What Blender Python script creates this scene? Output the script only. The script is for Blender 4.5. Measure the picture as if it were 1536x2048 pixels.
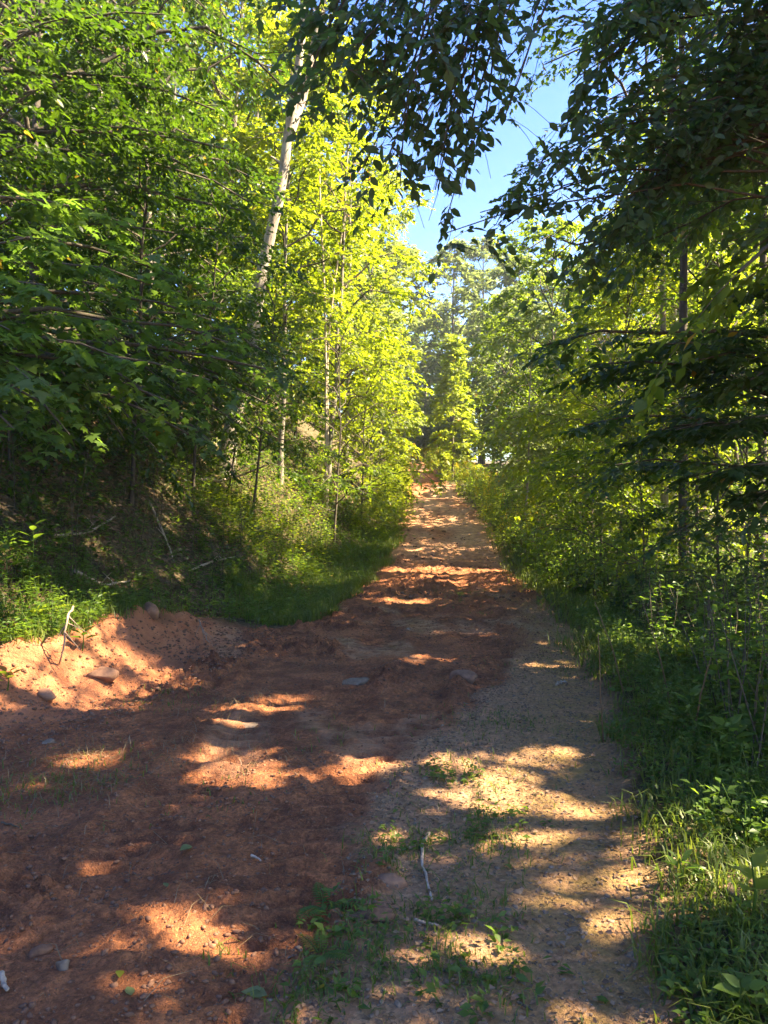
import bpy, math, random
import numpy as np
from math import radians, sin, cos, pi

# ---------------------------------------------------------------- camera, sky, sun, exposure
for o in list(bpy.data.objects): bpy.data.objects.remove(o)
SC = bpy.context.scene
COL = SC.collection
CAM_Z = 1.6; FPX = 1547.0; HOR = 1024.0
cam = bpy.data.cameras.new('camera'); camo = bpy.data.objects.new('camera', cam); COL.objects.link(camo)
camo.location = (0, 0, CAM_Z); camo.rotation_euler = (radians(90), 0, 0)
cam.sensor_fit = 'VERTICAL'; cam.sensor_height = 36.0; cam.lens = 36.0*FPX/2048.0
cam.clip_start = 0.05; cam.clip_end = 2000
SC.camera = camo
SUN_EL = radians(47); SUN_AZ = radians(92)          # azimuth from +Y (view direction) towards +X
SDIR = np.array([sin(SUN_AZ)*cos(SUN_EL), cos(SUN_AZ)*cos(SUN_EL), sin(SUN_EL)])
world = bpy.data.worlds.new('World'); SC.world = world; world.use_nodes = True
wn = world.node_tree.nodes; wl = world.node_tree.links
for n in list(wn): wn.remove(n)
sky = wn.new('ShaderNodeTexSky'); sky.sky_type = 'NISHITA'; sky.sun_disc = False
sky.sun_elevation = SUN_EL; sky.sun_rotation = SUN_AZ; sky.air_density = 1.0; sky.dust_density = 0.6; sky.ozone_density = 3.0
bg = wn.new('ShaderNodeBackground'); bg.inputs['Strength'].default_value = 0.07
wo = wn.new('ShaderNodeOutputWorld')
hsv = wn.new('ShaderNodeHueSaturation'); hsv.inputs['Saturation'].default_value = 1.42; hsv.inputs['Hue'].default_value = 0.52
wl.new(sky.outputs[0], hsv.inputs['Color']); wl.new(hsv.outputs[0], bg.inputs['Color']); wl.new(bg.outputs[0], wo.inputs['Surface'])
sun = bpy.data.lights.new('sun', 'SUN'); sun.energy = 4.0; sun.angle = radians(0.53); sun.color = (1.0, 0.955, 0.86)
suno = bpy.data.objects.new('sun', sun); COL.objects.link(suno)
suno.rotation_euler = (radians(90)-SUN_EL, 0, pi - SUN_AZ)
suno.location = (20, 5, 30)
SC.view_settings.view_transform = 'Standard'; SC.view_settings.look = 'None'
SC.view_settings.exposure = 3.22; SC.view_settings.gamma = 1.0
SC.view_settings.use_curve_mapping = False
SC.view_settings.use_white_balance = True; SC.view_settings.white_balance_temperature = 8900; SC.view_settings.white_balance_tint = 10
SC.render.engine = 'CYCLES'
cy = SC.cycles
cy.max_bounces = 8; cy.diffuse_bounces = 5; cy.glossy_bounces = 2; cy.transmission_bounces = 5; cy.transparent_max_bounces = 4
cy.use_denoising = True; cy.caustics_reflective = False; cy.caustics_refractive = False

RNG = np.random.default_rng(11)

# ---------------------------------------------------------------- helpers
def sstep(a, b, x):
    t = np.clip((x-a)/(b-a), 0, 1); return t*t*(3-2*t)
def vn(x, y, s=0):
    ix = np.floor(x).astype(np.int64); iy = np.floor(y).astype(np.int64)
    fx = x-ix; fy = y-iy; fx = fx*fx*(3-2*fx); fy = fy*fy*(3-2*fy)
    def h(i, j):
        k = (i*374761393 + j*668265263 + s*974634121) & 0xffffffff
        k = ((k ^ (k >> 13))*1274126177) & 0xffffffff
        k = (k ^ (k >> 16)) & 0xffffff
        return k/float(0xffffff)
    return (h(ix, iy)*(1-fx)+h(ix+1, iy)*fx)*(1-fy)+(h(ix, iy+1)*(1-fx)+h(ix+1, iy+1)*fx)*fy
def fbm(x, y, o=4, s=0):
    r = 0; a = .5; f = 1
    for i in range(o):
        r = r+a*(vn(x*f, y*f, s+i)-.5); a *= .5; f *= 2.03
    return r
def worley(x, y, s=0):
    ix = np.floor(x).astype(np.int64); iy = np.floor(y).astype(np.int64); best = np.full(np.shape(x), 9.)
    for dx in (-1, 0, 1):
        for dy in (-1, 0, 1):
            i = ix+dx; j = iy+dy
            k = (i*374761393+j*668265263+s*974634121) & 0xffffffff; k = ((k ^ (k >> 13))*1274126177) & 0xffffffff; k = k ^ (k >> 16)
            a = (k & 1023)/1023.; b = ((k >> 10) & 1023)/1023.
            best = np.minimum(best, (i+a-x)**2+(j+b-y)**2)
    return np.sqrt(best)
def unit(v):
    return v/np.maximum(np.linalg.norm(v, axis=-1, keepdims=True), 1e-9)

def mesh_np(name, V, F, mat=None, attrs=None, smooth=False):
    """V (n,3); F list of (m,k) index arrays"""
    me = bpy.data.meshes.new(name)
    V = np.asarray(V, dtype=np.float32)
    F = [np.asarray(f, dtype=np.int32) for f in F if len(f)]
    nl = sum(f.size for f in F); nf = sum(len(f) for f in F)
    me.vertices.add(len(V)); me.loops.add(nl); me.polygons.add(nf)
    me.vertices.foreach_set('co', V.ravel())
    me.loops.foreach_set('vertex_index', np.concatenate([f.ravel() for f in F]))
    tot = np.concatenate([np.full(len(f), f.shape[1], dtype=np.int32) for f in F])
    st = np.concatenate([[0], np.cumsum(tot)[:-1]]).astype(np.int32)
    me.polygons.foreach_set('loop_start', st)
    if smooth: me.polygons.foreach_set('use_smooth', np.ones(nf, dtype=bool))
    if attrs:
        for k, a in attrs.items():
            at = me.attributes.new(k, 'FLOAT', 'POINT'); at.data.foreach_set('value', np.asarray(a, dtype=np.float32))
    me.update(calc_edges=True)
    if mat: me.materials.append(mat)
    return me
def link(name, me, parent=None, loc=None):
    o = bpy.data.objects.new(name, me); COL.objects.link(o)
    if parent: o.parent = parent
    if loc is not None: o.location = loc
    return o
def tag(o, label=None, cat=None, group=None, kind=None):
    if label: o['label'] = label
    if cat: o['category'] = cat
    if group: o['group'] = group
    if kind: o['kind'] = kind
    return o
def thing(name, label, cat, loc, group=None):
    o = link(name, None, None, loc); return tag(o, label, cat, group)

# ---------------------------------------------------------------- materials
def nodes(m):
    m.use_nodes = True; nt = m.node_tree
    for n in list(nt.nodes): nt.nodes.remove(n)
    return nt, nt.nodes, nt.links
def rgb(c): return (c[0], c[1], c[2], 1)
def mixc(N, L, fac, a, b, mode='MIX'):
    n = N.new('ShaderNodeMix'); n.data_type = 'RGBA'; n.blend_type = mode; n.clamp_factor = True
    if isinstance(fac, (int, float)): n.inputs[0].default_value = fac
    else: L.new(fac, n.inputs[0])
    for v, i in ((a, 6), (b, 7)):
        if isinstance(v, tuple): n.inputs[i].default_value = rgb(v)
        else: L.new(v, n.inputs[i])
    return n.outputs[2]
def noise(N, L, vec, scale, detail=4, rough=.6):
    n = N.new('ShaderNodeTexNoise'); n.inputs['Scale'].default_value = scale; n.inputs['Detail'].default_value = detail; n.inputs['Roughness'].default_value = rough
    if vec is not None: L.new(vec, n.inputs['Vector'])
    return n.outputs['Fac']
def ramp(N, L, fac, a, b):
    n = N.new('ShaderNodeMapRange'); n.inputs[1].default_value = a; n.inputs[2].default_value = b; n.clamp = True
    L.new(fac, n.inputs[0]); return n.outputs[0]
def attr(N, name):
    n = N.new('ShaderNodeAttribute'); n.attribute_name = name; return n.outputs['Fac']
def math_n(N, L, op, a, b):
    n = N.new('ShaderNodeMath'); n.operation = op
    for v, i in ((a, 0), (b, 1)):
        if isinstance(v, (int, float)): n.inputs[i].default_value = v
        else: L.new(v, n.inputs[i])
    return n.outputs[0]

def leaf_mat(name, a, b, ta, tb, trans=.5, rough=.45, spec=.35):
    m = bpy.data.materials.new(name); nt, N, L = nodes(m)
    v = attr(N, 'v')
    ca = mixc(N, L, v, a, b); ct = mixc(N, L, v, ta, tb)
    if name.startswith('leaf'):
        od = ramp(N, L, v, .965, .975); ca = mixc(N, L, od, ca, (.26, .17, .03)); ct = mixc(N, L, od, ct, (.5, .34, .04))
    p = N.new('ShaderNodeBsdfPrincipled'); L.new(ca, p.inputs['Base Color']); p.inputs['Roughness'].default_value = rough
    p.inputs['Specular IOR Level'].default_value = spec
    t = N.new('ShaderNodeBsdfTranslucent'); L.new(ct, t.inputs['Color'])
    mx = N.new('ShaderNodeMixShader'); mx.inputs[0].default_value = trans
    L.new(p.outputs[0], mx.inputs[1]); L.new(t.outputs[0], mx.inputs[2])
    o = N.new('ShaderNodeOutputMaterial'); L.new(mx.outputs[0], o.inputs['Surface'])
    return m
def bark_mat(name, a, b, scale=8, bump=.5, lichen=None):
    m = bpy.data.materials.new(name); nt, N, L = nodes(m)
    tc = N.new('ShaderNodeTexCoord'); mp = N.new('ShaderNodeMapping'); mp.inputs['Scale'].default_value = (1, 1, .22)
    L.new(tc.outputs['Object'], mp.inputs['Vector'])
    f = noise(N, L, mp.outputs[0], scale*2.2, 8, .7); f2 = noise(N, L, tc.outputs['Object'], scale*.35, 4)
    c = mixc(N, L, ramp(N, L, f, .34, .64), a, b)
    if lichen: c = mixc(N, L, ramp(N, L, f2, .5, .66), c, lichen)
    p = N.new('ShaderNodeBsdfPrincipled'); L.new(c, p.inputs['Base Color']); p.inputs['Roughness'].default_value = .9
    bp = N.new('ShaderNodeBump'); bp.inputs['Strength'].default_value = bump; bp.inputs['Distance'].default_value = .03
    L.new(f, bp.inputs['Height']); L.new(bp.outputs[0], p.inputs['Normal'])
    o = N.new('ShaderNodeOutputMaterial'); L.new(p.outputs[0], o.inputs['Surface'])
    return m
def plain_mat(name, a, b, scale=20, rough=.9, bump=.3):
    m = bpy.data.materials.new(name); nt, N, L = nodes(m)
    tc = N.new('ShaderNodeTexCoord'); f = noise(N, L, tc.outputs['Object'], scale, 6, .65)
    c = mixc(N, L, ramp(N, L, f, .35, .65), a, b)
    p = N.new('ShaderNodeBsdfPrincipled'); L.new(c, p.inputs['Base Color']); p.inputs['Roughness'].default_value = rough
    bp = N.new('ShaderNodeBump'); bp.inputs['Strength'].default_value = bump; bp.inputs['Distance'].default_value = .01
    L.new(f, bp.inputs['Height']); L.new(bp.outputs[0], p.inputs['Normal'])
    o = N.new('ShaderNodeOutputMaterial'); L.new(p.outputs[0], o.inputs['Surface'])
    return m

def ground_mat():
    m = bpy.data.materials.new('soil'); nt, N, L = nodes(m)
    tc = N.new('ShaderNodeTexCoord'); P = tc.outputs['Object']
    big = noise(N, L, P, .9, 4, .6); mid = noise(N, L, P, 5.5, 6, .65); fine = noise(N, L, P, 38, 6, .7); gr = noise(N, L, P, 120, 3, .7)
    # clay
    c = mixc(N, L, ramp(N, L, mid, .40, .60), (.16, .060, .026), (.42, .165, .066))
    c = mixc(N, L, ramp(N, L, big, .46, .60), c, (.33, .135, .060))
    c = mixc(N, L, math_n(N, L, 'MULTIPLY', ramp(N, L, noise(N, L, P, 1.7, 5, .65), .47, .58), .7), c, (.125, .052, .026))
    c = mixc(N, L, ramp(N, L, fine, .42, .60), mixc(N, L, .6, c, (.065, .029, .015)), c)
    c = mixc(N, L, math_n(N, L, 'MULTIPLY', ramp(N, L, gr, .58, .70), .5), c, (.44, .22, .12))
    c = mixc(N, L, math_n(N, L, 'MULTIPLY', ramp(N, L, gr, .44, .34), .6), c, (.06, .027, .014))
    # dry tan clay further up the hill and on the lit bank
    c = mixc(N, L, attr(N, 'red'), c, mixc(N, L, ramp(N, L, mid, .3, .7), (.24, .095, .048), (.36, .165, .085)))
    c = mixc(N, L, attr(N, 'tan'), c, mixc(N, L, ramp(N, L, mid, .35, .62), (.22, .12, .07), (.42, .28, .17)))
    # smeared wet clay
    wet = attr(N, 'wet')
    c = mixc(N, L, math_n(N, L, 'MULTIPLY', math_n(N, L, 'MULTIPLY', wet, .8), ramp(N, L, mid, .42, .6)), c, (.29, .175, .105))
    # gravelly shoulder
    vor = N.new('ShaderNodeTexVoronoi'); vor.inputs['Scale'].default_value = 46; L.new(P, vor.inputs['Vector'])
    sep = N.new('ShaderNodeSeparateColor'); L.new(vor.outputs['Color'], sep.inputs[0])
    g = mixc(N, L, sep.outputs[0], (.17, .105, .058), (.42, .275, .16))
    g = mixc(N, L, ramp(N, L, fine, .4, .65), mixc(N, L, .5, g, (.10, .075, .05)), g)
    g = mixc(N, L, ramp(N, L, mid, .48, .66), g, (.36, .20, .12))
    c = mixc(N, L, attr(N, 'gravel'), c, g)
    c = mixc(N, L, math_n(N, L, 'MULTIPLY', attr(N, 'moss'), .8), c, mixc(N, L, ramp(N, L, fine, .35, .65), (.16, .092, .048), (.40, .245, .13)))
    # moss
    mossf = math_n(N, L, 'MULTIPLY', attr(N, 'moss'), ramp(N, L, mid, .40, .62))
    c = mixc(N, L, math_n(N, L, 'MULTIPLY', mossf, .6), c, mixc(N, L, ramp(N, L, fine, .3, .7), (.10, .095, .022), (.22, .19, .05)))
    c = mixc(N, L, 1.0, c, (1.86, 1.60, 1.45), 'MULTIPLY')
    # forest litter
    vl = N.new('ShaderNodeTexVoronoi'); vl.inputs['Scale'].default_value = 15; L.new(P, vl.inputs['Vector'])
    sl = N.new('ShaderNodeSeparateColor'); L.new(vl.outputs['Color'], sl.inputs[0])
    lt = mixc(N, L, sl.outputs[1], (.06, .04, .022), (.24, .155, .09))
    lt = mixc(N, L, ramp(N, L, mid, .4, .62), lt, (.05, .055, .016))
    c = mixc(N, L, attr(N, 'litter'), c, lt)
    p = N.new('ShaderNodeBsdfPrincipled'); L.new(c, p.inputs['Base Color'])
    rg = N.new('ShaderNodeMapRange'); rg.inputs[3].default_value = .92; rg.inputs[4].default_value = .5; L.new(wet, rg.inputs[0])
    L.new(rg.outputs[0], p.inputs['Roughness']); p.inputs['Specular IOR Level'].default_value = .3
    hsum = math_n(N, L, 'ADD', math_n(N, L, 'MULTIPLY', mid, 1.0), math_n(N, L, 'ADD', math_n(N, L, 'MULTIPLY', fine, .6), math_n(N, L, 'MULTIPLY', noise(N, L, P, 15, 5, .7), .9)))
    bp = N.new('ShaderNodeBump'); bp.inputs['Strength'].default_value = 1.0; bp.inputs['Distance'].default_value = .085
    L.new(hsum, bp.inputs['Height']); L.new(bp.outputs[0], p.inputs['Normal'])
    o = N.new('ShaderNodeOutputMaterial'); L.new(p.outputs[0], o.inputs['Surface'])
    return m

M = {}
M['soil'] = ground_mat()
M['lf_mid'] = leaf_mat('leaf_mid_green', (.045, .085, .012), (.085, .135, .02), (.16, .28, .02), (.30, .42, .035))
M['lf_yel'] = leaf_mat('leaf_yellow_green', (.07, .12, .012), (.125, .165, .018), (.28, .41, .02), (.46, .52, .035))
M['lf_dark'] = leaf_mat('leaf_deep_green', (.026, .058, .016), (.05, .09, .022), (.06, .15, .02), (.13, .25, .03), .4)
M['lf_shaded'] = leaf_mat('leaf_shade_darkened', (.024, .052, .009), (.048, .088, .014), (.05, .13, .009), (.14, .26, .018), .42)  # leaf green darkened so the colour itself carries the shade
M['lf_near'] = leaf_mat('leaf_near_blue_green', (.045, .085, .045), (.07, .115, .055), (.08, .19, .04), (.16, .30, .05), .45)
M['lf_pale'] = leaf_mat('leaf_pale_hazed', (.12, .16, .06), (.20, .235, .10), (.22, .32, .07), (.36, .44, .12), .45)  # pale leaf; on far trees the paleness puts haze into the colour
M['lf_maple'] = leaf_mat('leaf_maple', (.05, .105, .02), (.085, .15, .03), (.13, .27, .03), (.25, .40, .05))
M['lf_herb'] = leaf_mat('leaf_herb', (.045, .10, .016), (.095, .165, .03), (.14, .28, .02), (.28, .42, .045), .45)
M['lf_lime'] = leaf_mat('leaf_lime', (.11, .165, .02), (.17, .22, .035), (.34, .46, .03), (.50, .56, .06))
M['grass'] = leaf_mat('grass_blade', (.05, .095, .012), (.13, .165, .035), (.14, .26, .02), (.34, .40, .06), .4)
M['straw'] = leaf_mat('dry_straw', (.16, .105, .055), (.30, .21, .11), (.3, .2, .1), (.4, .3, .15), .25)
M['litter'] = leaf_mat('dead_leaf', (.10, .058, .032), (.34, .21, .125), (.16, .09, .04), (.3, .18, .08), .2, .7)
M['golden'] = leaf_mat('goldenrod_bloom', (.45, .33, .02), (.62, .46, .04), (.5, .4, .02), (.6, .5, .05), .3)
M['rust'] = leaf_mat('leaf_rust', (.22, .10, .02), (.36, .2, .03), (.5, .22, .02), (.6, .35, .04))
M['bark_pale'] = bark_mat('bark_pale', (.13, .10, .075), (.42, .35, .28), 5, .9, (.36, .34, .27))
M['bark_dark'] = bark_mat('bark_dark', (.035, .028, .02), (.11, .085, .06), 9)
M['bark_grey'] = bark_mat('bark_grey', (.09, .075, .055), (.25, .21, .165), 8, .6, (.22, .23, .17))
M['twig'] = bark_mat('twig_bark', (.045, .035, .022), (.10, .08, .05), 20)
M['dead'] = bark_mat('dead_wood', (.24, .18, .13), (.50, .40, .30), 12)
M['stone_red'] = plain_mat('stone_red', (.15, .072, .04), (.30, .15, .085), 14, .9, .8)
M['stone_grey'] = plain_mat('stone_grey', (.13, .085, .052), (.25, .175, .115), 16, .95, .8)
M['clod'] = plain_mat('clod', (.10, .045, .024), (.24, .11, .056), 25)
M['pebble'] = plain_mat('pebble', (.12, .08, .05), (.26, .18, .12), 9)
M['root'] = bark_mat('root', (.20, .13, .085), (.42, .30, .21), 20)

# ---------------------------------------------------------------- terrain
def tab(xs, ys, sm=.8):
    t = np.arange(-60, 260, .25); v = np.interp(t, xs, ys)
    k = np.exp(-.5*(np.arange(-12, 13)*.25/sm)**2); k /= k.sum()
    v = np.convolve(np.pad(v, 12, mode='edge'), k, 'valid')
    return lambda y: np.interp(y, t, v)
ZR = tab([-60, 0, 8, 12, 19, 22, 27, 34, 45, 60, 64, 90, 200], [0, 0, 0, -.06, -.16, .12, 1.02, 2.12, 3.45, 5.6, 5.95, 5.8, 8.5], 1.2)
STEP = lambda y: .30*np.exp(-((y-38.5)/1.1)**2)-.18*np.exp(-((y-36.4)/1.0)**2)+.32*np.exp(-((y-48)/1.3)**2)-.2*np.exp(-((y-45.6)/1.1)**2)+.16*np.exp(-((y-30.2)/.8)**2)
XL = tab([-60, 0, 3, 4.2, 5.5, 7, 9, 10.2, 11.4, 13, 19, 23, 26.7, 34, 60, 200], [-7, -7, -5.2, -3.9, -2.75, -2.05, -1.95, -1.7, -1.15, -.95, -.36, .2, .6, .85, 1.45, 1.45], .35)
XR = tab([-60, 0, 2.4, 3.66, 6.6, 11, 13, 19, 26.7, 34, 60, 200], [.55, .6, .93, 1.2, 1.9, 2.62, 2.85, 3.25, 3.70, 3.6, 2.95, 2.9], .6)
XS = tab([-60, 0, 2.4, 4.3, 6.6, 9, 11, 13, 200], [-.6, -.5, -.32, 0, .8, 1.8, 2.5, 3.2, 6], .4)
HC = tab([-60, 3, 4.5, 9.3, 10.6, 200], [.25, .36, .48, .46, .12, 0], .3)
D0 = tab([-60, 9, 11, 24, 40, 200], [1.05, 1.05, 1.35, 1.2, .9, .9], .5)
def Hs(x, y):
    x = np.asarray(x, float); y = np.asarray(y, float)
    zr = ZR(y)+STEP(y)*sstep(2.5, 1.2, np.abs(x-2.3))
    dl = XL(y)-x + .5*fbm(x*.9, y*.9, 3, 3)*sstep(-.5, .3, XL(y)-x)
    cut = HC(y)*(.55*sstep(0, .8, dl)+.45*sstep(.45, .85, dl))
    e = np.maximum(0, dl-D0(y)); lump = fbm(x*.28, y*.28, 3, 9)
    rise = 9.5*(1-np.exp(-1.12*(np.sqrt(e*e+.12)-.346)/9.5))*(1+.35*lump)
    ditch = -.16*sstep(10.5, 12.5, y)*np.exp(-((dl-.7)/.5)**2)
    dr = x-XR(y)
    er = np.maximum(0, dr-.3)
    right = -.10*er*np.exp(-er/18) + .0045*np.maximum(0, er-18)**1.5 + .08*sstep(-.2, .35, dr)
    far = .05*np.maximum(0, y-64)*sstep(0, 10, np.abs(x-2.5))
    return zr+cut+rise+ditch+right+far + .05*fbm(x*.6, y*.6, 3, 21)
def masks(x, y):
    nz = .5*fbm(x*1.3, y*1.3, 4, 31); n2 = .35*fbm(x*4, y*4, 3, 37)
    dl = XL(y)-x; dr = x-XR(y); ds = x-XS(y)
    road = sstep(.15, -.15, dr+nz+n2)
    bank = sstep(.75, 1.1, dl+nz+n2)*sstep(3, 4, y)*sstep(11, 10, y) + sstep(-.1, .25, dl+nz)*np.maximum(sstep(10, 11, y), sstep(4, 3, y))
    bank = np.clip(bank, 0, 1)
    gravel = sstep(-.12, .12, ds+nz*1.4+n2)*(1-bank)
    moss = np.exp(-((dr+.3)/.38)**2)*sstep(16, 12, y)
    litter = np.clip(np.maximum(1-road, bank), 0, 1)
    red = np.clip(sstep(-.4, .3, dl+nz)*sstep(11, 9.5, y)*(1-bank)+.35*sstep(20, 24, y), 0, 1); tan = sstep(20, 26, y)*sstep(-.25, .1, fbm(x*.7, y*.3, 3, 53))*(1-litter)
    mud = np.clip(1-gravel, 0, 1)*(1-litter)
    wet = mud*sstep(.10, .2, fbm(x*.9+3, y*.55, 3, 51)+.06*np.sin(x*9+y*2))*sstep(22, 12, y)*.8
    return dict(road=road, bank=bank, gravel=gravel, moss=moss, litter=litter, red=red, mud=mud, wet=wet, tan=tan)
def Hd(x, y, mk):
    """height with the churned surface"""
    mud = mk['mud']; near = sstep(40, 14, y)
    z = Hs(x, y)
    lump = fbm(x*2.6, y*2.6, 4, 61)
    w = fbm(x*1.1, y*1.1, 2, 63)
    qx = x+.06*fbm(x*7, y*7, 2, 64); qy = y+.06*fbm(x*7, y*7, 2, 65)
    cl = np.abs(fbm(qx*9, qy*9, 3, 67))           # billowed clods
    cl2 = np.maximum(0, fbm(qx*16, qy*16, 3, 71)-.04)
    rough = np.clip(.55+2.2*w, .12, 1.2)*(1-.75*mk['wet'])
    z = z + mud*near*(1-.65*mk['red']*sstep(12, 10, y))*(.055*lump + rough*(.22*cl + .30*cl2 + .105*np.clip(.62-worley(qx*6.5, qy*6.5, 73), 0, 1)*sstep(-.05, .1, w+.4*lump) + .055*np.clip(.6-worley(qx*15, qy*15, 74), 0, 1)))
    # dozer tracks along the lane and sweeping in from the left
    lane = lambda y: .45*XR(y)+.25*np.maximum(XL(y), -1.5)
    for k, (cf, y0, y1) in enumerate(((lambda y: -1.30+.14*(y-2.8), 1.7, 8.5), (lambda y: -.42+.19*(y-2.8), 1.7, 9), (lambda y: lane(y)-.8, 6, 30), (lambda y: lane(y)+.5, 5, 30))):
        q = x-cf(y)+.05*np.sin(y*1.7+k)
        t = np.exp(-(q/.23)**4)*sstep(y0-.5, y0+.6, y)*sstep(y1, y1*.75, y)*sstep(-.16, -.02, fbm(x*.8+k*3, y*.45, 2, 81))
        bar = np.sin((y+.35*np.abs(q))*2*pi/.155)
        zt = Hs(x, y)+.10*mud*fbm(x*1.2, y*1.2, 2, 82)
        z = z*(1-mud*t*.9)+(zt-.025+.02*np.clip(bar*1.6, -1, 1)*near)*mud*t*.9
        z = z + mud*.028*np.exp(-((np.abs(q)-.33)/.09)**2)*sstep(y0, y0+.6, y)*sstep(y1, y1*.75, y)*np.clip(.3+3*fbm(x*2.5, y*2.5, 3, 84+k), 0, 1)
    # bank face: slumped, gullied clay
    face = mk['red']*sstep(12, 10, y)
    z = z + face*(.10*np.abs(fbm(x*4, y*4, 2, 91))+.16*fbm(x*1.6, y*1.6, 2, 93)+.07*np.clip(.62-worley(x*5, y*5, 75), 0, 1)+.03*np.clip(.6-worley(x*12, y*12, 76), 0, 1))
    # windrow of pushed-up soil across the lane
    z = z + (.17*np.exp(-((y-18.6-.4*np.sin(x*1.3))/.28)**2)*sstep(.3, 1.4, x)*sstep(4.2, 3.0, x) + .10*np.exp(-((y-17.6-.5*np.sin(x*2))/.35)**2)*sstep(-.5, .3, x))*(.6+1.6*np.abs(fbm(x*3, y*3, 3, 95)))*(1-mk['litter'])
    z = z + (mk['gravel']*(1-mk['litter']))*(.03*lump+.03*np.abs(fbm(x*14, y*14, 3, 97)))
    z = z + mk['litter']*(.06*lump+.04*fbm(x*8, y*8, 2, 99))
    return z
def Z1(x, y): 
    x = np.asarray(x, float); y = np.asarray(y, float)
    return Hd(x, y, masks(x, y))
def W(px, row, y):                       # a point seen at (px,row) of the photo at depth y metres
    return np.array([(px-768)/FPX*y, y, CAM_Z-(row-HOR)/FPX*y])
def G(px, row):                          # ground point under that sight line
    ys = np.concatenate([np.arange(1.5, 20, .02), np.arange(20, 120, .1)])
    x = (px-768)/FPX*ys; z = CAM_Z-(row-HOR)/FPX*ys
    i = np.argmax(Hs(x, ys) >= z); y = ys[i]
    return np.array([x[i], y, float(Hs(x[i], y))])

def build_ground():
    def grow_axis(a, step, rate, lim):
        out = [a]; s = step
        while abs(out[-1]-a) < lim: s *= rate; out.append(out[-1]+(s if lim > 0 else s))
        return out
    xs = list(np.arange(-4.6, 2.6, .023))
    s = .023; r = xs[-1]; R_ = []
    while r < 140: s = min(s*1.055, 8); r += s; R_.append(r)
    s = .0215; l = xs[0]; Lx = []
    while l > -140: s = min(s*1.045, 8); l -= s; Lx.append(l)
    X = np.array(Lx[::-1]+xs+R_)
    ysl = [1.7]; 
    while ysl[-1] < 230:
        y = ysl[-1]
        ysl.append(y+(max(.017, .0062*y) if y < 16 else (.0095*y if y < 70 else .05*y)))
    b = []; y = 1.7; s = .04
    while y > -40: s = min(s*1.3, 5); y -= s; b.append(y)
    Y = np.array(b[::-1]+ysl)
    gx, gy = np.meshgrid(X, Y); x = gx.ravel(); y = gy.ravel()
    mk = masks(x, y); z = Hd(x, y, mk)
    V = np.stack([x, y, z], 1)
    nx = len(X); ny = len(Y)
    i = (np.arange(ny-1)[:, None]*nx+np.arange(nx-1)[None, :]).ravel()
    F = np.stack([i, i+1, i+nx+1, i+nx], 1)
    fx = x[i]; fy = y[i]
    isb = (XL(fy)-fx > D0(fy)-.3); isr = (~isb) & (fx < XR(fy)+.1)
    for name, sel in (('hillside', isb), ('dirt_track', isr), ('ground', ~(isb | isr))):
        f = F[sel]; u, inv = np.unique(f, return_inverse=True)
        me = mesh_np(name, V[u], [inv.reshape(-1, 4)], M['soil'], {k: mk[k][u] for k in ('gravel', 'moss', 'litter', 'red', 'wet', 'tan')}, True)
        o = link(name, me); o['kind'] = 'structure'
    return len(F)
print('ground quads', build_ground())

# ---------------------------------------------------------------- light gaps: openings in the canopy towards the sun
GAPS = []
for (cx, cy_, rx, ry) in [
    (405, 1893, 80, 48), (180, 1872, 40, 24), (205, 1990, 38, 44), (265, 1842, 22, 16),
    (205, 1515, 48, 20), (465, 1515, 66, 34), (525, 1556, 56, 16), (680, 1572, 42, 10), (725, 1532, 66, 11),
    (215, 1335, 125, 60), (90, 1310, 110, 70), (130, 1410, 140, 32), (30, 1380, 60, 60), (300, 1378, 70, 18),
    (470, 1428, 66, 26), (565, 1408, 66, 17), (60, 1215, 80, 45), (130, 1245, 60, 45),
    (870, 1604, 48, 17), (1010, 1562, 90, 24), (1125, 1626, 120, 24), (1180, 1782, 125, 54), (1225, 1695, 45, 22),
    (1340, 1725, 75, 60), (1490, 1715, 60, 50), (925, 1525, 60, 16), (1075, 1512, 50, 13), (905, 1915, 60, 32),
    (845, 1322, 40, 7), (1060, 1340, 20, 4), (880, 1142, 100, 5), (1050, 1190, 26, 5), (800, 1205, 40, 4), (560, 1110, 20, 16),
    (500, 950, 110, 50), (430, 900, 80, 40)]:
    c = G(cx, cy_); a = G(cx, cy_-ry); b = G(cx, cy_+ry)
    GAPS.append((c[0], c[1], rx*c[1]/FPX, max(.12, .5*abs(a[1]-b[1]))))
for _ in range(70):
    y_ = RNG.uniform(8, 20); x_ = XR(y_)+RNG.uniform(.1, 6); GAPS.append((float(x_), y_, RNG.uniform(.08, .3), RNG.uniform(.08, .3)))
for _ in range(26):
    y_ = RNG.uniform(8, 17); x_ = XL(y_)-RNG.uniform(1.2, 7); GAPS.append((float(x_), y_, RNG.uniform(.06, .2), RNG.uniform(.06, .2)))
GAPS = np.array(GAPS)
def sunlit_gap(P):
    t = (P[:, 2]-0)/SDIR[2]; Q = P-SDIR*t[:, None]
    for _ in range(4):
        zg = Hs(Q[:, 0], Q[:, 1]); t = (P[:, 2]-zg)/SDIR[2]; Q = P-SDIR*t[:, None]
    j = RNG.normal(0, .05, (len(P), 2))
    hit = np.zeros(len(P), bool)
    for gx, gy, rx, ry in GAPS:
        hit |= ((Q[:, 0]+j[:, 0]-gx)/(rx*1.25+.07))**2+((Q[:, 1]+j[:, 1]-gy)/(ry*1.25+.07))**2 < 1
    return hit & (t > 3.2)

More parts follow.
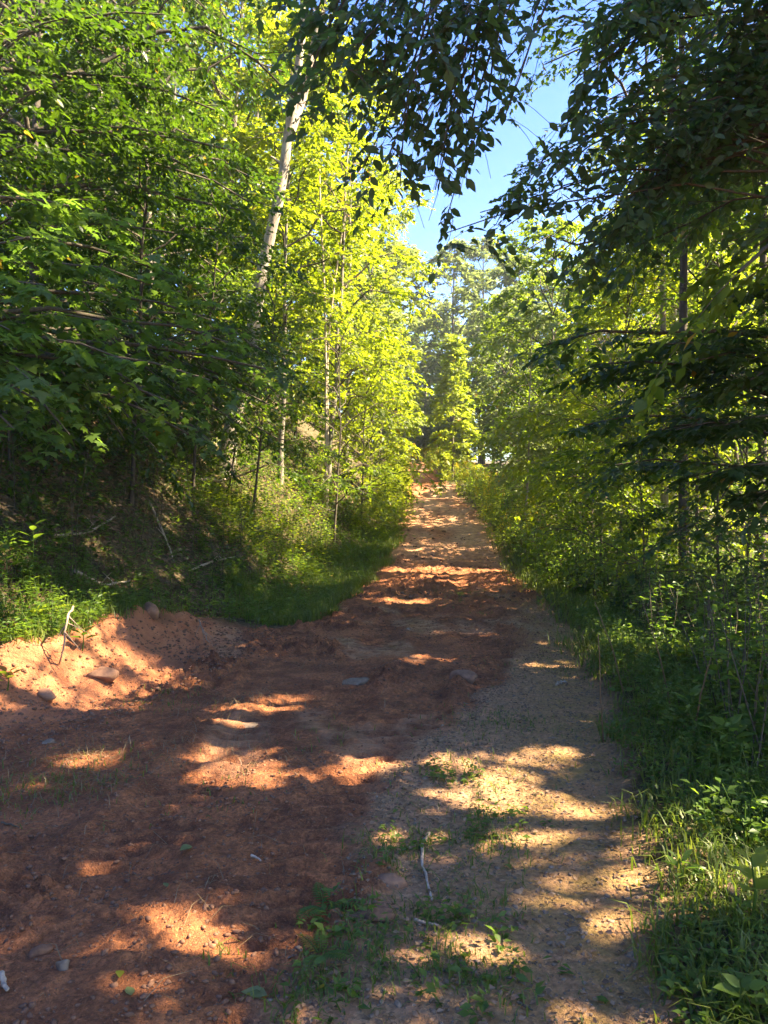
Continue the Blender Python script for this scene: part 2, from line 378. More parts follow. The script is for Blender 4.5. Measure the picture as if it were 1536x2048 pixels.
# ---------------------------------------------------------------- foliage
KITE = (np.array([(0, 0, 0), (.42, .5, .10), (1, 0, -.06), (.42, -.5, .10)]), [(0, 3, 2), (0, 2, 1)])
_o = [(0, 0, 0), (.22, 0, -.01), (.48, 0, -.03), (.76, 0, -.05), (1.02, 0, -.09)] + [(.22, .40, .05), (.48, .5, .06), (.76, .29, .0)] + [(.22, -.40, .05), (.48, -.5, .06), (.76, -.29, .0)]
OVATE = (np.array(_o), [(0, 1, 5), (3, 4, 7), (0, 8, 1), (3, 10, 4), (1, 2, 6, 5), (2, 3, 7, 6), (8, 9, 2, 1), (9, 10, 3, 2)])
_m = [(.38, 0, -.02), (0, 0, 0), (.05, .22, .03), (.12, .62, -.02), (.36, .34, .05), (.66, .60, -.05), (.62, .24, .05), (1.0, 0, -.08), (.62, -.24, .05), (.66, -.60, -.05), (.36, -.34, .05), (.12, -.62, -.02), (.05, -.22, .03)]
OVAL = (np.array([(0, 0, 0), (.30, .45, .05), (.66, .40, .03), (1.02, 0, -.08), (.66, -.40, .03), (.30, -.45, .05)]), [(0, 3, 2, 1), (0, 5, 4, 3)])
LOBED = (np.array(_m), [(0, i, i+1) for i in range(1, 12)]+[(0, 12, 1)])
def leaves_mesh(name, P, D, N, S, mat, tmpl=KITE, width=.55, v=None, origin=(0, 0, 0)):
    n = len(P); D = unit(D); B = unit(np.cross(N, D)); N = np.cross(D, B)
    T, faces = tmpl; k = len(T)
    wd = width*RNG.uniform(.85, 1.15, n)
    V = (P[:, None, :]-np.asarray(origin)) + S[:, None, None]*(T[None, :, 0:1]*D[:, None, :] + (T[None, :, 1:2]*wd[:, None, None])*B[:, None, :] + T[None, :, 2:3]*N[:, None, :])
    base = (np.arange(n)*k)[:, None]
    Fs = []
    for m_ in (3, 4):
        ff = [f for f in faces if len(f) == m_]
        if ff: Fs.append((base[:, :, None]+np.array(ff)[None]).reshape(-1, m_))
    if v is None: v = RNG.uniform(0, 1, n)
    return mesh_np(name, V.reshape(-1, 3), Fs, mat, {'v': np.repeat(v, k)})

def tubes(P, R, sides=5):
    """P (m,k,3) polylines, R (m,k) radii -> verts, quad faces"""
    P = np.asarray(P, float); m, k, _ = P.shape
    T = np.gradient(P, axis=1); T = unit(T)
    ref = np.where(np.abs(T[:, :, 2:3]) > .85, np.array([1., 0, 0]), np.array([0, 0, 1.]))
    A = unit(np.cross(T, ref)); Bv = np.cross(T, A)
    an = np.arange(sides)*2*pi/sides
    V = P[:, :, None, :]+R[:, :, None, None]*(np.cos(an)[None, None, :, None]*A[:, :, None, :]+np.sin(an)[None, None, :, None]*Bv[:, :, None, :])
    i = np.arange(m)[:, None, None]*k*sides+np.arange(k-1)[None, :, None]*sides
    s = np.arange(sides)[None, None, :]; s2 = (s+1) % sides
    F = np.stack([i+s, i+s2, i+sides+s2, i+sides+s], -1).reshape(-1, 4)
    return V.reshape(-1, 3), F
def join_vf(lst):
    Vs = []; Fs = []; o = 0
    for V, F in lst:
        Vs.append(V); Fs.append(F+o); o += len(V)
    return np.concatenate(Vs), np.concatenate(Fs)
def resample(pts, k):
    pts = np.asarray(pts, float); d = np.concatenate([[0], np.cumsum(np.linalg.norm(np.diff(pts, axis=0), axis=1))])
    t = np.linspace(0, d[-1], k); return np.stack([np.interp(t, d, pts[:, i]) for i in range(3)], 1)
def arc(a, b, lift=.3, k=7, wob=.05):
    t = np.linspace(0, 1, k)[:, None]; a = np.asarray(a, float); b = np.asarray(b, float)
    p = a+(b-a)*t; p[:, 2] += (lift*4*t*(1-t)).ravel()
    L = np.linalg.norm(b-a); p[1:-1] += RNG.normal(0, wob*L*.25, (k-2, 3)); return p

UP = np.array([0, 0, 1.])
def inside(x, y, poly):
    r = np.zeros(len(x), bool); n = len(poly)
    for i in range(n):
        (x1, y1), (x2, y2) = poly[i], poly[(i+1) % n]
        c = ((y1 > y) != (y2 > y)) & (x < (x2-x1)*(y-y1)/(y2-y1+1e-12)+x1); r ^= c
    return r
def grow(limbs, sec=8, s0=.25, seclen=.4, tw=5, twlen=.35, nl=8, ls=.11, droop=.25, tilt=.45, flat=.5, leafdroop=-.25, minsec=.25):
    """side branches, twigs and leaves along limb polylines (m,k,3)"""
    limbs = np.asarray(limbs, float); m, k, _ = limbs.shape
    L = np.linalg.norm(np.diff(limbs, axis=1), axis=2).sum(1)
    s = s0+(1-s0)*(np.arange(sec)+RNG.uniform(.1, .9, (m, sec)))/sec
    f = s*(k-1); i0 = np.clip(f.astype(int), 0, k-2); fr = (f-i0)[..., None]
    mi = np.arange(m)[:, None]
    p = limbs[mi, i0]*(1-fr)+limbs[mi, i0+1]*fr
    d = unit(limbs[mi, i0+1]-limbs[mi, i0])
    side = np.where((np.arange(sec) % 2) == 0, 1., -1.)[None, :, None]
    h = unit(np.cross(np.broadcast_to(UP, d.shape), d)+1e-6)
    a = RNG.uniform(.5, 1.1, (m, sec, 1))
    dd = unit(d*np.cos(a)+side*h*np.sin(a)+UP*RNG.normal(0, flat*.6, (m, sec, 1)))
    sl = np.maximum(minsec, L[:, None]*seclen*(1.15-.65*s)*RNG.uniform(.6, 1.25, (m, sec)))
    # add the limb's own tip as a branch
    p = p.reshape(-1, 3); dd = dd.reshape(-1, 3); sl = sl.reshape(-1)
    K2 = 4; t = np.linspace(0, 1, K2)
    S = p[:, None, :]+dd[:, None, :]*(sl[:, None]*t[None, :])[..., None]
    S[:, :, 2] -= droop*sl[:, None]*(t**2)[None, :]
    S[:, 1:, :] += RNG.normal(0, .04, (len(S), K2-1, 3))*sl[:, None, None]
    # twigs
    ns = len(S); st = (np.arange(tw)+RNG.uniform(0, 1, (ns, tw)))/tw*.92+.08
    f = st*(K2-1); i0 = np.clip(f.astype(int), 0, K2-2); fr = (f-i0)[..., None]; si = np.arange(ns)[:, None]
    p = S[si, i0]*(1-fr)+S[si, i0+1]*fr; d = unit(S[si, i0+1]-S[si, i0])
    side = np.where(RNG.uniform(size=(ns, tw, 1)) < .5, 1., -1.)
    h = unit(np.cross(np.broadcast_to(UP, d.shape), d)+1e-6); a = RNG.uniform(.2, 1.1, (ns, tw, 1))
    td = unit(d*np.cos(a)+side*h*np.sin(a)+UP*RNG.normal(-droop*.4, flat*.7, (ns, tw, 1))).reshape(-1, 3)
    tp = p.reshape(-1, 3); tl = twlen*RNG.uniform(.5, 1.3, len(tp))
    # leaves
    nt = len(tp); lt = (np.arange(nl)+RNG.uniform(.2, .9, (nt, nl)))/nl
    P = tp[:, None, :]+td[:, None, :]*(tl[:, None]*lt)[..., None]
    P[:, :, 2] -= droop*.5*tl[:, None]*lt**2
    hh = unit(np.cross(np.broadcast_to(UP, td.shape), td)+1e-6)[:, None, :]
    sd = np.where(np.arange(nl) % 2 == 0, 1., -1.)[None, :, None]
    a = RNG.uniform(.35, 1.15, (nt, nl, 1))
    D = td[:, None, :]*np.cos(a)+sd*hh*np.sin(a)+UP*RNG.normal(leafdroop, .25, (nt, nl, 1))
    N = UP+RNG.normal(0, tilt, (nt, nl, 3))
    Sz = ls*np.clip(np.exp(RNG.normal(-.06, .3, nt*nl)), .4, 1.6)
    T2 = np.stack([tp, tp+td*tl[:, None]*.5-UP*(droop*.12*tl)[:, None], tp+td*tl[:, None]-UP*(droop*.5*tl)[:, None]], 1)
    return S, sl, T2, P.reshape(-1, 3), D.reshape(-1, 3), N.reshape(-1, 3), Sz

def limbs_for(trunk, h, R, f0, n, shape='oval', elev=(.15, .9), side=None, k=6):
    """limb polylines radiating from a trunk polyline"""
    out = []; ph = RNG.uniform(0, 6.28)
    kk = len(trunk)
    for i in range(n):
        f = f0+(1-f0)*(i+RNG.uniform(.1, .9))/n
        q = f*(kk-1); a = int(min(q, kk-2)); p = trunk[a]*(1-(q-a))+trunk[a+1]*(q-a)
        u = (f-f0)/(1-f0)
        if shape == 'oval': r = R*(.45+.75*math.sqrt(max(0, 1-(2*u-.75)**2/1.6)))*(1 if u < .8 else 1-(u-.8)*2.6)
        elif shape == 'cone': r = R*(1.05-.92*u)
        elif shape == 'layer': r = R*(1-.35*u)
        else: r = R
        r *= RNG.uniform(.65, 1.15)
        az = ph+i*2.39996+RNG.normal(0, .3)
        if side is not None: az = side[0]+RNG.uniform(-side[1], side[1])
        e = elev[0]+(elev[1]-elev[0])*u
        d = np.array([cos(az)*cos(e), sin(az)*cos(e), sin(e)])
        t = np.linspace(0, 1, k)[:, None]
        c = p+d*r*t; c[:, 2] += (.18*r*np.sin(t*pi)-.10*r*t**2).ravel()
        c[1:] += RNG.normal(0, .035*r, (k-1, 3)); out.append(c)
    return np.array(out)

def trunk_line(base, h, lean=(0, 0), wob=.02, k=12):
    t = np.linspace(0, 1, k)[:, None]
    p = np.asarray(base)+t*np.array([lean[0], lean[1], h]); w = np.cumsum(RNG.normal(0, wob*h/k*2, (k, 2)), axis=0); w -= w[0]
    p[:, :2] += w; return p

TRI = 0
def plant_tree(name, label, base, h, R, f0=.3, n=22, r0=.13, leaf='lf_mid', bark='bark_grey', ls=.12, lw=.58, sec=10, tw=5, nl=8, twlen=.45, shape='oval', elev=(.15, .9),
               lean=(0, 0), carve=True, tmpl=KITE, tilt=.5, droop=.25, flat=.5, side=None, extra=None, group=None, cat='tree', twigs=False, seclen=.42, trunk=None, vbias=0, wob=.02, thin=None, keep_branches=True):
    global TRI
    base = np.array([base[0], base[1], float(Hs(base[0], base[1]))-.06])
    root = thing(name, label, cat, base, group)
    if n and R < 2.4 and ls < .2: tw = max(3, tw-2); nl = nl-1
    tk = trunk_line(base, h, lean, wob) if trunk is None else np.asarray(trunk, float)
    lim = limbs_for(tk, h, R, f0, n, shape, elev, side) if n else np.zeros((0, 6, 3))
    if extra is not None: lim = np.concatenate([lim, np.array([resample(e, 6) for e in extra])])
    S, sl, T2, P, D, N, Sz = grow(lim, sec=sec, seclen=seclen, tw=tw, twlen=twlen, nl=nl, ls=ls, droop=droop, tilt=tilt, flat=flat)
    kt = len(tk); rt = r0*(1-.82*np.linspace(0, 1, kt)); rt[0] *= 1.35
    kt2 = kt*3; tk2 = np.stack([np.interp(np.linspace(0, kt-1, kt2), np.arange(kt), tk[:, i]) for i in range(3)], 1); rt2 = np.interp(np.linspace(0, kt-1, kt2), np.arange(kt), rt)
    V, F = tubes(tk2[None], rt2[None], 12)
    ax = np.repeat(tk2, 12, axis=0); dv = V-ax; ang = np.arctan2(dv[:, 1], dv[:, 0])
    V = ax+dv*(1+.34*fbm(ang*1.1+5, V[:, 2]*1.6, 3, 12)+.25*np.maximum(0, fbm(ang*.9+9, V[:, 2]*.9, 2, 14)))[:, None]
    link('trunk', mesh_np('trunk', V-base, [F], M[bark], None, True), root)
    Ll = np.linalg.norm(np.diff(lim, axis=1), axis=2).sum(1)
    rl = np.clip(.011*Ll, .008, r0*.6)[:, None]*np.linspace(1, .3, 6)[None]
    if carve: q_ = ~sunlit_gap(S[:, 2]); S = S[q_]; sl = sl[q_]
    wood = [tubes(lim, rl, 5)] if ls > .19 else [tubes(lim, rl, 5), tubes(S, np.clip(.008*sl, .003, .02)[:, None]*np.linspace(1, .4, 4)[None], 3)]
    if twigs: wood.append(tubes(T2, np.full((len(T2), 3), .0028)*np.array([1, .8, .5]), 3))
    V, F = join_vf(wood)
    link('branches', mesh_np('branches', V-base, [F], M['twig' if bark != 'bark_pale' else bark], None, True), root)
    keep = np.ones(len(P), bool)
    if carve: keep &= ~sunlit_gap(P)
    if thin is not None: keep &= thin(P)
    P, D, N, Sz = P[keep], D[keep], N[keep], Sz[keep]
    # clump-wise hue variation
    v = np.clip(.5+vbias+.9*(fbm(P[:, 0]*.8+P[:, 2]*.5, P[:, 1]*.8+P[:, 2]*.7, 2, 5))+RNG.normal(0, .24, len(P)), 0, .96); v[RNG.uniform(size=len(P)) < .006] = 1
    link('crown', leaves_mesh('crown', P, D, N, Sz, M[leaf], tmpl, lw, v, base), root)
    TRI += len(P)*(2 if tmpl is KITE else 12)+len(F)*2
    return root, (P, D, N, Sz)
def copy_tree(root, loc, rz, sc, label, group):
    r = root.copy(); COL.objects.link(r); r.location = loc; r.rotation_euler = (0, 0, rz); r.scale = sc
    r['label'] = label
    if group: r['group'] = group
    elif 'group' in r: del r['group']
    for ch in root.children:
        c = ch.copy(); COL.objects.link(c); c.parent = r
    return r

# ---------------------------------------------------------------- the overhanging beech on the right: dark sprays against the sky
def beech():
    global TRI
    base = np.array([3.6, 5.6, float(Hs(3.6, 5.6))-.06])
    root = thing('beech_tree', 'tall beech whose dark leafy sprays hang across the blue sky at the top', 'tree', base)
    tk = trunk_line(base, 13, (-.3, .4), .015)
    V, F = tubes(tk[None], (.2*(1-.8*np.linspace(0, 1, 12)))[None], 12)
    link('trunk', mesh_np('trunk', V-base, [F], M['bark_grey'], None, True), root)
    main = arc((3.55, 5.6, 5.2), W(600, -60, 5.5), .5, 9, .02)
    V, F = tubes(main[None], np.linspace(.06, .015, 9)[None], 8)
    link('limb', mesh_np('limb', V-base, [F], M['twig'], None, True), root)
    lim = []
    hang = [(600, 70, 5.8), (640, 230, 6.0), (690, 60, 5.3), (720, 220, 5.4), (770, 330, 5.3), (800, 372, 5.4), (730, 330, 5.7), (900, 190, 5.1), (1010, 232, 5.2), (880, 330, 5.3), (895, 430, 5.8),
            (990, 55, 4.9), (780, 120, 5.6), (870, 90, 5.2), (840, 250, 5.5), (940, 300, 5.4), (930, 120, 5.3), (820, 180, 5.0), (1060, 60, 5.4), (560, 20, 6.2), (690, 150, 5.0), (850, 40, 4.7), (760, 20, 5.0), (930, 30, 4.9), (670, 20, 5.6), (620, 150, 5.5), (870, 380, 5.5)]
    for (px, row, y) in hang:
        e = W(px, row, y)
        j = np.argmin(np.abs(main[:, 0]-(e[0]+.55))); lim.append(resample(arc(main[j], e, .10, 6, .10), 6))
    nh = len(lim)
    mass = [(880, 470, 5.9), (960, 425, 5.9), (1062, 338, 5.5), (1125, 250, 5.6), (1160, 150, 5.4), (1170, 60, 5.2), (1200, 60, 5.8), (1150, 420, 6.3), (1230, 470, 7.2), (1075, 545, 6.3), (1150, 530, 6.5), (1330, 400, 7.2),
            (1300, 250, 6.3), (1400, 150, 5.8), (1400, 330, 7.6), (1490, 360, 6.8), (1250, 150, 7.4), (1350, 20, 6.8), (1200, 300, 6.2), (1120, 330, 5.9), (1180, 200, 6.5), (1450, 40, 5.8), (1500, 220, 6.6), (1260, 380, 6.9), (1350, 120, 7.8),
            (1010, 455, 6.0), (1110, 470, 6.3), (1240, 20, 5.2), (1480, 120, 7.6), (1330, 330, 6.0), (1190, 110, 7.2), (1260, 260, 7.5), (1430, 250, 6.2), (1520, 30, 6.4), (1300, 60, 5.6), (1380, 440, 7.9), (1160, 20, 6.2), (1060, 390, 5.7), (1420, 80, 7.2), (1210, 560, 7.6), (1480, 300, 6.0), (1525, 180, 5.6), (1450, 200, 6.8), (1530, 420, 6.2), (1400, 260, 6.6), (1310, 300, 5.8), (1220, 420, 6.0), (1160, 350, 6.3)]
    for (px, row, y) in mass:
        e = W(px, row, y); zs = e[2]+RNG.uniform(-.2, .9)
        q = np.clip((zs-base[2])/13*11, 3, 10.5); i = int(q); p = tk[i]*(1-(q-i))+tk[i+1]*(q-i)
        lim.append(resample(arc(p, e, .30, 6, .06), 6))
    lim = np.array(lim)
    V, F = tubes(lim, np.linspace(.013, .004, 6)[None].repeat(len(lim), 0), 5)
    link('branches', mesh_np('branches', V-base, [F], M['twig'], None, True), root)
    parts = []
    for grp, kw in ((lim[:nh], dict(sec=7, s0=.35, seclen=.28, tw=3, twlen=.28, nl=5)), (lim[nh:], dict(sec=17, s0=.04, seclen=.20, tw=4, twlen=.34, nl=7))):
        parts.append(grow(grp, ls=.082, droop=.28, tilt=.5, flat=.6, leafdroop=-.25, minsec=.22, **kw))
    op = np.array([W(a, b, 5.6)[[0, 2]] for a, b in ((1000, 70), (1150, 55), (1145, 200), (1115, 285), (1055, 322), (1015, 385), (945, 425), (915, 445), (955, 335), (990, 268), (1040, 248), (980, 170))])
    tw = np.concatenate([q[2] for q in parts]); se = np.concatenate([q[0] for q in parts])
    op2 = np.array([W(a, b, 5.6)[[0, 2]] for a, b in ((760, 425), (845, 412), (868, 455), (800, 515), (735, 475))])
    inop = lambda x, z: inside(x, z, op) | inside(x, z, op2)
    tw = tw[~inop(tw[:, 2, 0], tw[:, 2, 2]) & ~sunlit_gap(tw[:, 1])]; se = se[~inop(se[:, 3, 0], se[:, 3, 2]) & ~sunlit_gap(se[:, 2])]
    V, F = join_vf([tubes(se, np.full((len(se), 4), .004)*np.linspace(1, .5, 4), 3), tubes(tw, np.full((len(tw), 3), .002), 3)])
    link('twigs', mesh_np('twigs', V-base, [F], M['twig'], None), root)['kind'] = 'stuff'
    P, D, N, Sz = [np.concatenate([q[i] for q in parts]) for i in (3, 4, 5, 6)]
    # keep the open sky: leaves that would close the gap are left out where no branch hangs
    px = 768+P[:, 0]/P[:, 1]*FPX; row = HOR-(P[:, 2]-CAM_Z)/P[:, 1]*FPX
    big = np.where((px > 560) & (px < 1110) & (row > -10) & (row < 520) & (np.arange(len(P)) < len(parts[0][3])), 1/P[:, 1], 0)
    order = np.argsort(-big*RNG.uniform(.8, 1, len(P)))[:300]
    sel = np.zeros(len(P), bool); sel[order] = True
    keep = ~sunlit_gap(P) & ~inop(P[:, 0], P[:, 2])
    sel &= ~inop(P[:, 0], P[:, 2]); order = np.where(sel)[0]
    v = RNG.uniform(0, .96, len(P))
    r = keep & ~sel
    cr = link('crown', leaves_mesh('crown', P[r], D[r], N[r], Sz[r], M['lf_near'], OVAL, .58, v[r], base), root); cr['kind'] = 'stuff'
    TRI += r.sum()*12+len(F)*2
    prot = []
    for q in range(5):
        prot.append(leaves_mesh('leaf', np.zeros((1, 3)), np.array([[1., 0, 0]]), np.array([[0, 0, 1.]]), np.array([1.]), M['lf_near'], OVATE, .5+.03*q, np.array([q/4.4])))
    from mathutils import Matrix
    for c, i in enumerate(order):
        d = unit(D[i]); b = unit(np.cross(N[i], d)); n_ = np.cross(d, b)
        o = link('leaf', prot[c % 5], root)
        s = Sz[i]
        mt = np.eye(4); mt[:3, 0] = d*s; mt[:3, 1] = b*s; mt[:3, 2] = n_*s; mt[:3, 3] = P[i]-base
        o.matrix_local = Matrix(mt.tolist())
beech()

# ---------------------------------------------------------------- left side of the track
def LT(px, y): return ((px-768)/FPX*y, y)
# the pale leaning trunk that forks high up
def forked():
    y0 = 21.0
    b = LT(445, y0); zb = float(Hs(*b))
    tk = [(b[0], y0, zb-.1), W(462, 860, y0), W(487, 760, y0), W(520, 590, y0), W(545, 440, y0), W(565, 340, y0), W(580, 265, y0), W(592, 200, y0-.2), W(600, 80, y0-.4), W(606, -80, y0-.5), W(612, -260, y0-.6)]
    tk = resample(np.array(tk), 18); tk[2:, 0] += .07*np.sin(np.arange(16)*1.3); tk[2:, 1] += .06*np.cos(np.arange(16)*1.7)
    fork = [W(581, 262, y0), W(603, 200, y0+.2), W(622, 120, y0+.3), W(660, -60, y0+.4), W(690, -260, y0+.5)]
    extra = [arc(tk[14], W(520, 40, 20.5), .6), arc(tk[15], W(450, -60, 21), .6), arc(tk[13], W(660, 90, 22), .6), arc(tk[16], W(720, -100, 21.5), .8), arc(tk[15], W(580, -150, 19.5), .8), arc(tk[12], W(500, 190, 22), .4), arc(tk[16], W(640, -220, 22.5), .8), arc(tk[17], W(560, -330, 21), .8), arc(tk[11], W(640, 300, 22.5), .3), arc(tk[10], W(480, 330, 22), .3)]
    root, _ = plant_tree('forked_tree', 'tall pale-barked tree leaning to the right, its trunk forking high over the bank', (b[0], y0), 15, 3, n=0, r0=.235, leaf='lf_yel', bark='bark_pale', ls=.15, sec=9, tw=5, nl=8, trunk=tk, extra=extra, seclen=.5)
    f = resample(np.array(fork), 8); V, F = tubes(f[None], np.linspace(.15, .05, 8)[None], 8)
    for q, (i, dx) in enumerate(((4, .35), (6, -.3), (8, .28), (9, -.35))):
        st = resample(arc(tk[i], tk[i]+np.array([dx, -.15, .22]), .02), 5); V, F2 = tubes(st[None], np.linspace(.05, .025, 5)[None], 6); link('stub', mesh_np('stub', V-np.array(root.location), [F2], M['bark_pale'], None, True), root)
    V, F = tubes(f[None], np.linspace(.15, .05, 8)[None], 8)
    link('fork', mesh_np('fork', V-np.array(root.location), [F], M['bark_pale'], None, True), root)
forked()
SIDE_R = (0.0, 1.4)
left = [
 # name, label, px, y, h, R, f0, n, leaf, bark, ls, kw
 ('young_maple', 'slim yellow-green tree just behind the leaning forked trunk', 560, 23.5, 13.5, 2.5, .22, 26, 'lf_yel', 'bark_grey', .15, {}),
 ('young_maple', 'bright yellow-green tree by the thin bare poles left of the track', 655, 27, 15, 2.5, .12, 30, 'lf_yel', 'bark_grey', .17, {}),
 ('young_maple', 'yellow-green tree with a few rusty leaves at the left rim of the sky', 690, 33, 17.5, 2.5, .10, 30, 'lf_yel', 'bark_grey', .19, {}),
 ('hickory_tree', 'pale leafy tree at the left rim of the sky beyond the rusty-leaved tree', 728, 43, 16, 2.7, .08, 26, 'lf_pale', 'bark_grey', .22, {}),
 ('hickory_tree', 'yellow-green tree leaning over the far end of the track on its left', 752, 50, 12, 2.5, .06, 24, 'lf_yel', 'bark_grey', .24, {}),
 ('tall_poplar', 'tall sunlit yellow-green crown filling the top left beside the forked trunk', 440, 25, 19, 3.4, .30, 30, 'lf_yel', 'bark_grey', .17, {}),
 ('tall_poplar', 'mid-green tree on the slope left of the sunlit crown', 290, 18, 13.5, 2.9, .22, 28, 'lf_shaded', 'bark_grey', .13, {}),
 ('tall_poplar', 'pale bare trunk half hidden by leaves at the upper left', 214, 21, 17, 3.2, .5, 22, 'lf_shaded', 'bark_pale', .15, {}),
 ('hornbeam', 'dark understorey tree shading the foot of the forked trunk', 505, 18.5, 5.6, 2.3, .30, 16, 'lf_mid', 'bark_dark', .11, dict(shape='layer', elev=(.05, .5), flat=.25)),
 ('hornbeam', 'low layered tree in the deep shade of the left slope', 262, 13.5, 6.6, 2.6, .34, 18, 'lf_shaded', 'bark_dark', .105, dict(shape='layer', elev=(.05, .5), flat=.22)),
 ('hornbeam', 'small layered tree on the slope between the shade and the sunlit ridge', 385, 16, 6.0, 2.3, .34, 16, 'lf_shaded', 'bark_dark', .11, dict(shape='layer', elev=(.05, .5), flat=.22)),
 ('hornbeam', 'bushy green tree overhanging the grass on the left of the track', 668, 23, 6.2, 2.1, .14, 20, 'lf_mid', 'bark_dark', .12, dict(shape='layer', elev=(.05, .6), flat=.3)),
 ('hornbeam', 'sunny bush of yellow-green leaves hanging over the left edge of the track', 722, 27, 5.6, 2.0, .04, 22, 'lf_yel', 'bark_dark', .13, dict(elev=(.0, .8))),
 ('hornbeam', 'second sunny bush along the left edge, beyond the first', 738, 33, 6.5, 1.9, .03, 22, 'lf_yel', 'bark_dark', .15, dict(elev=(.0, .8))),
 ('hornbeam', 'far sunny bush on the left where the track narrows', 758, 41, 6.5, 1.6, .03, 20, 'lf_yel', 'bark_dark', .18, dict(elev=(.0, .8))),
 ('shade_tree', 'broad shade-darkened green crown in the upper left corner', 60, 12.5, 13, 3.6, .26, 44, 'lf_shaded', 'bark_dark', .115, {}),
 ('shade_tree', 'shade-darkened green tree on the slope near the left edge', 30, 16.5, 14, 3.2, .16, 28, 'lf_shaded', 'bark_dark', .13, {}),
 ('shade_tree', 'green tree behind the layered trees of the left slope', 160, 25, 17, 3.5, .12, 28, 'lf_mid', 'bark_dark', .17, {}),
 ('shade_tree', 'green tree far up the left slope between the pale trunk and the sunlit crown', 330, 31, 17, 3.6, .1, 26, 'lf_mid', 'bark_grey', .20, {}),
 ('shade_tree', 'green tree high on the slope at the far left', 40, 30, 17, 4.0, .1, 26, 'lf_mid', 'bark_grey', .21, {}),
 ('hornbeam', 'dense low bush hiding the foot of the forked trunk', 455, 19.5, 4.2, 1.9, .05, 22, 'lf_shaded', 'bark_dark', .11, dict(shape='layer', elev=(.05, .5), flat=.25)),
 ('hornbeam', 'dense low bush on the dark slope left of the forked trunk', 330, 17.5, 4.0, 2.0, .08, 22, 'lf_shaded', 'bark_dark', .11, dict(shape='layer', elev=(.05, .5), flat=.25)),
 ('hornbeam', 'dense low bush on the dark slope below the maple sprays', 150, 15, 4.2, 2.2, .10, 24, 'lf_shaded', 'bark_dark', .11, dict(shape='layer', elev=(.05, .5), flat=.25)),
 ('hornbeam', 'leafy understorey tree at the left edge halfway up the slope', 90, 18.5, 7, 2.6, .12, 22, 'lf_shaded', 'bark_dark', .12, dict(shape='layer', elev=(.05, .5), flat=.25)),
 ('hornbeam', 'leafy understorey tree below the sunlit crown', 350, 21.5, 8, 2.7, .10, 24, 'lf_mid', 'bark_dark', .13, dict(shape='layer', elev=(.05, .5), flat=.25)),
 ('hornbeam', 'yellow-green understorey tree left of the forked trunk', 425, 25.5, 8.5, 2.6, .08, 24, 'lf_yel', 'bark_dark', .15, dict(shape='layer', elev=(.05, .6), flat=.3)),
 ('hornbeam', 'yellow-green understorey tree right of the forked trunk', 590, 29, 8, 2.4, .06, 24, 'lf_yel', 'bark_dark', .16, dict(shape='layer', elev=(.05, .6), flat=.3)),
 ('hornbeam', 'leafy understorey tree high on the left slope', 215, 27, 8.5, 3.0, .08, 24, 'lf_mid', 'bark_dark', .16, dict(shape='layer', elev=(.05, .6), flat=.3)),
 ('shade_tree', 'yellowish tree on the slope behind the forked trunk', 500, 34, 17, 3.4, .08, 26, 'lf_yel', 'bark_grey', .21, {}),
 ('shade_tree', 'yellowish tree on the slope behind the thin bare poles', 600, 42, 18, 3.6, .06, 26, 'lf_yel', 'bark_grey', .25, {}),
]
for (nm, lab, px, y, h, R, f0, n, lf, bk, ls, kw) in left:
    a = dict(lean=(RNG.normal(.5, .3), 0)); a.update(kw)
    plant_tree(nm, lab, LT(px, y), h, R, f0, n, r0=.0062*h, leaf=lf, bark=bk, ls=ls, **a)
# near maple on the left: its trunk stands outside the frame, layers of broad leaves reach in
mx, my = -5.3, 8.6
mz = float(Hs(mx, my)); ends = [(330, 800, 8.6), (420, 760, 9.3), (250, 720, 8.2), (140, 870, 7.6), (200, 640, 8.6), (300, 570, 9.4), (90, 570, 7.8), (60, 760, 7.2), (470, 690, 10.2), (380, 870, 9.4), (20, 660, 7.4), (120, 480, 8.4), (260, 450, 9.4), (380, 560, 10.3), (540, 740, 10.5), (30, 860, 7.0), (180, 780, 9.2), (420, 640, 10.6)]
plant_tree('maple_tree', 'maple spreading layers of broad green leaves into the picture from the left', (mx, my), 9, 2, n=0, r0=.12, leaf='lf_maple', bark='bark_dark', ls=.115, lw=1.05, sec=8, tw=4, nl=5, twlen=.34, tmpl=LOBED, tilt=.3, flat=.14, seclen=.28, droop=.25,
           extra=[arc((mx, my, mz+max(.9, W(*e)[2]-mz-RNG.uniform(.1, .6))), W(*e), .25) for e in ends], trunk=trunk_line((mx, my, mz-.1), 9, (.3, 0)))
lx, ly = -6.0, 10.5; lz = float(Hs(lx, ly))
ends = [(60, 60, 9), (150, 30, 10), (260, 60, 10.5), (340, 30, 11), (90, 170, 9.5), (200, 170, 10.5), (310, 160, 11.5), (400, 110, 12), (50, 290, 9), (140, 300, 10), (250, 280, 11), (350, 270, 12), (430, 220, 12.5), (100, 400, 9.5), (210, 400, 10.8), (320, 390, 12), (420, 360, 13), (30, 470, 9), (170, 520, 11), (460, 300, 12.5), (380, 470, 12.5), (480, 420, 13)]
plant_tree('chestnut_oak', 'shady tree at the left whose near shade-darkened green sprays fill the upper left', (lx, ly), 12, 2, n=0, r0=.11, leaf='lf_shaded', bark='bark_dark', ls=.105, lw=.56, sec=9, tw=5, nl=7, twlen=.36, tmpl=OVAL, tilt=.35, flat=.2, seclen=.24, droop=.25,
           extra=[arc((lx, ly, lz+np.clip(W(*e)[2]-lz-RNG.uniform(.3, 1.2), 1, 11)), W(*e), .3) for e in ends], trunk=trunk_line((lx, ly, lz-.1), 12, (.2, 0)))
dx_, dy_ = -6.6, 12.2; dz_ = float(Hs(dx_, dy_))
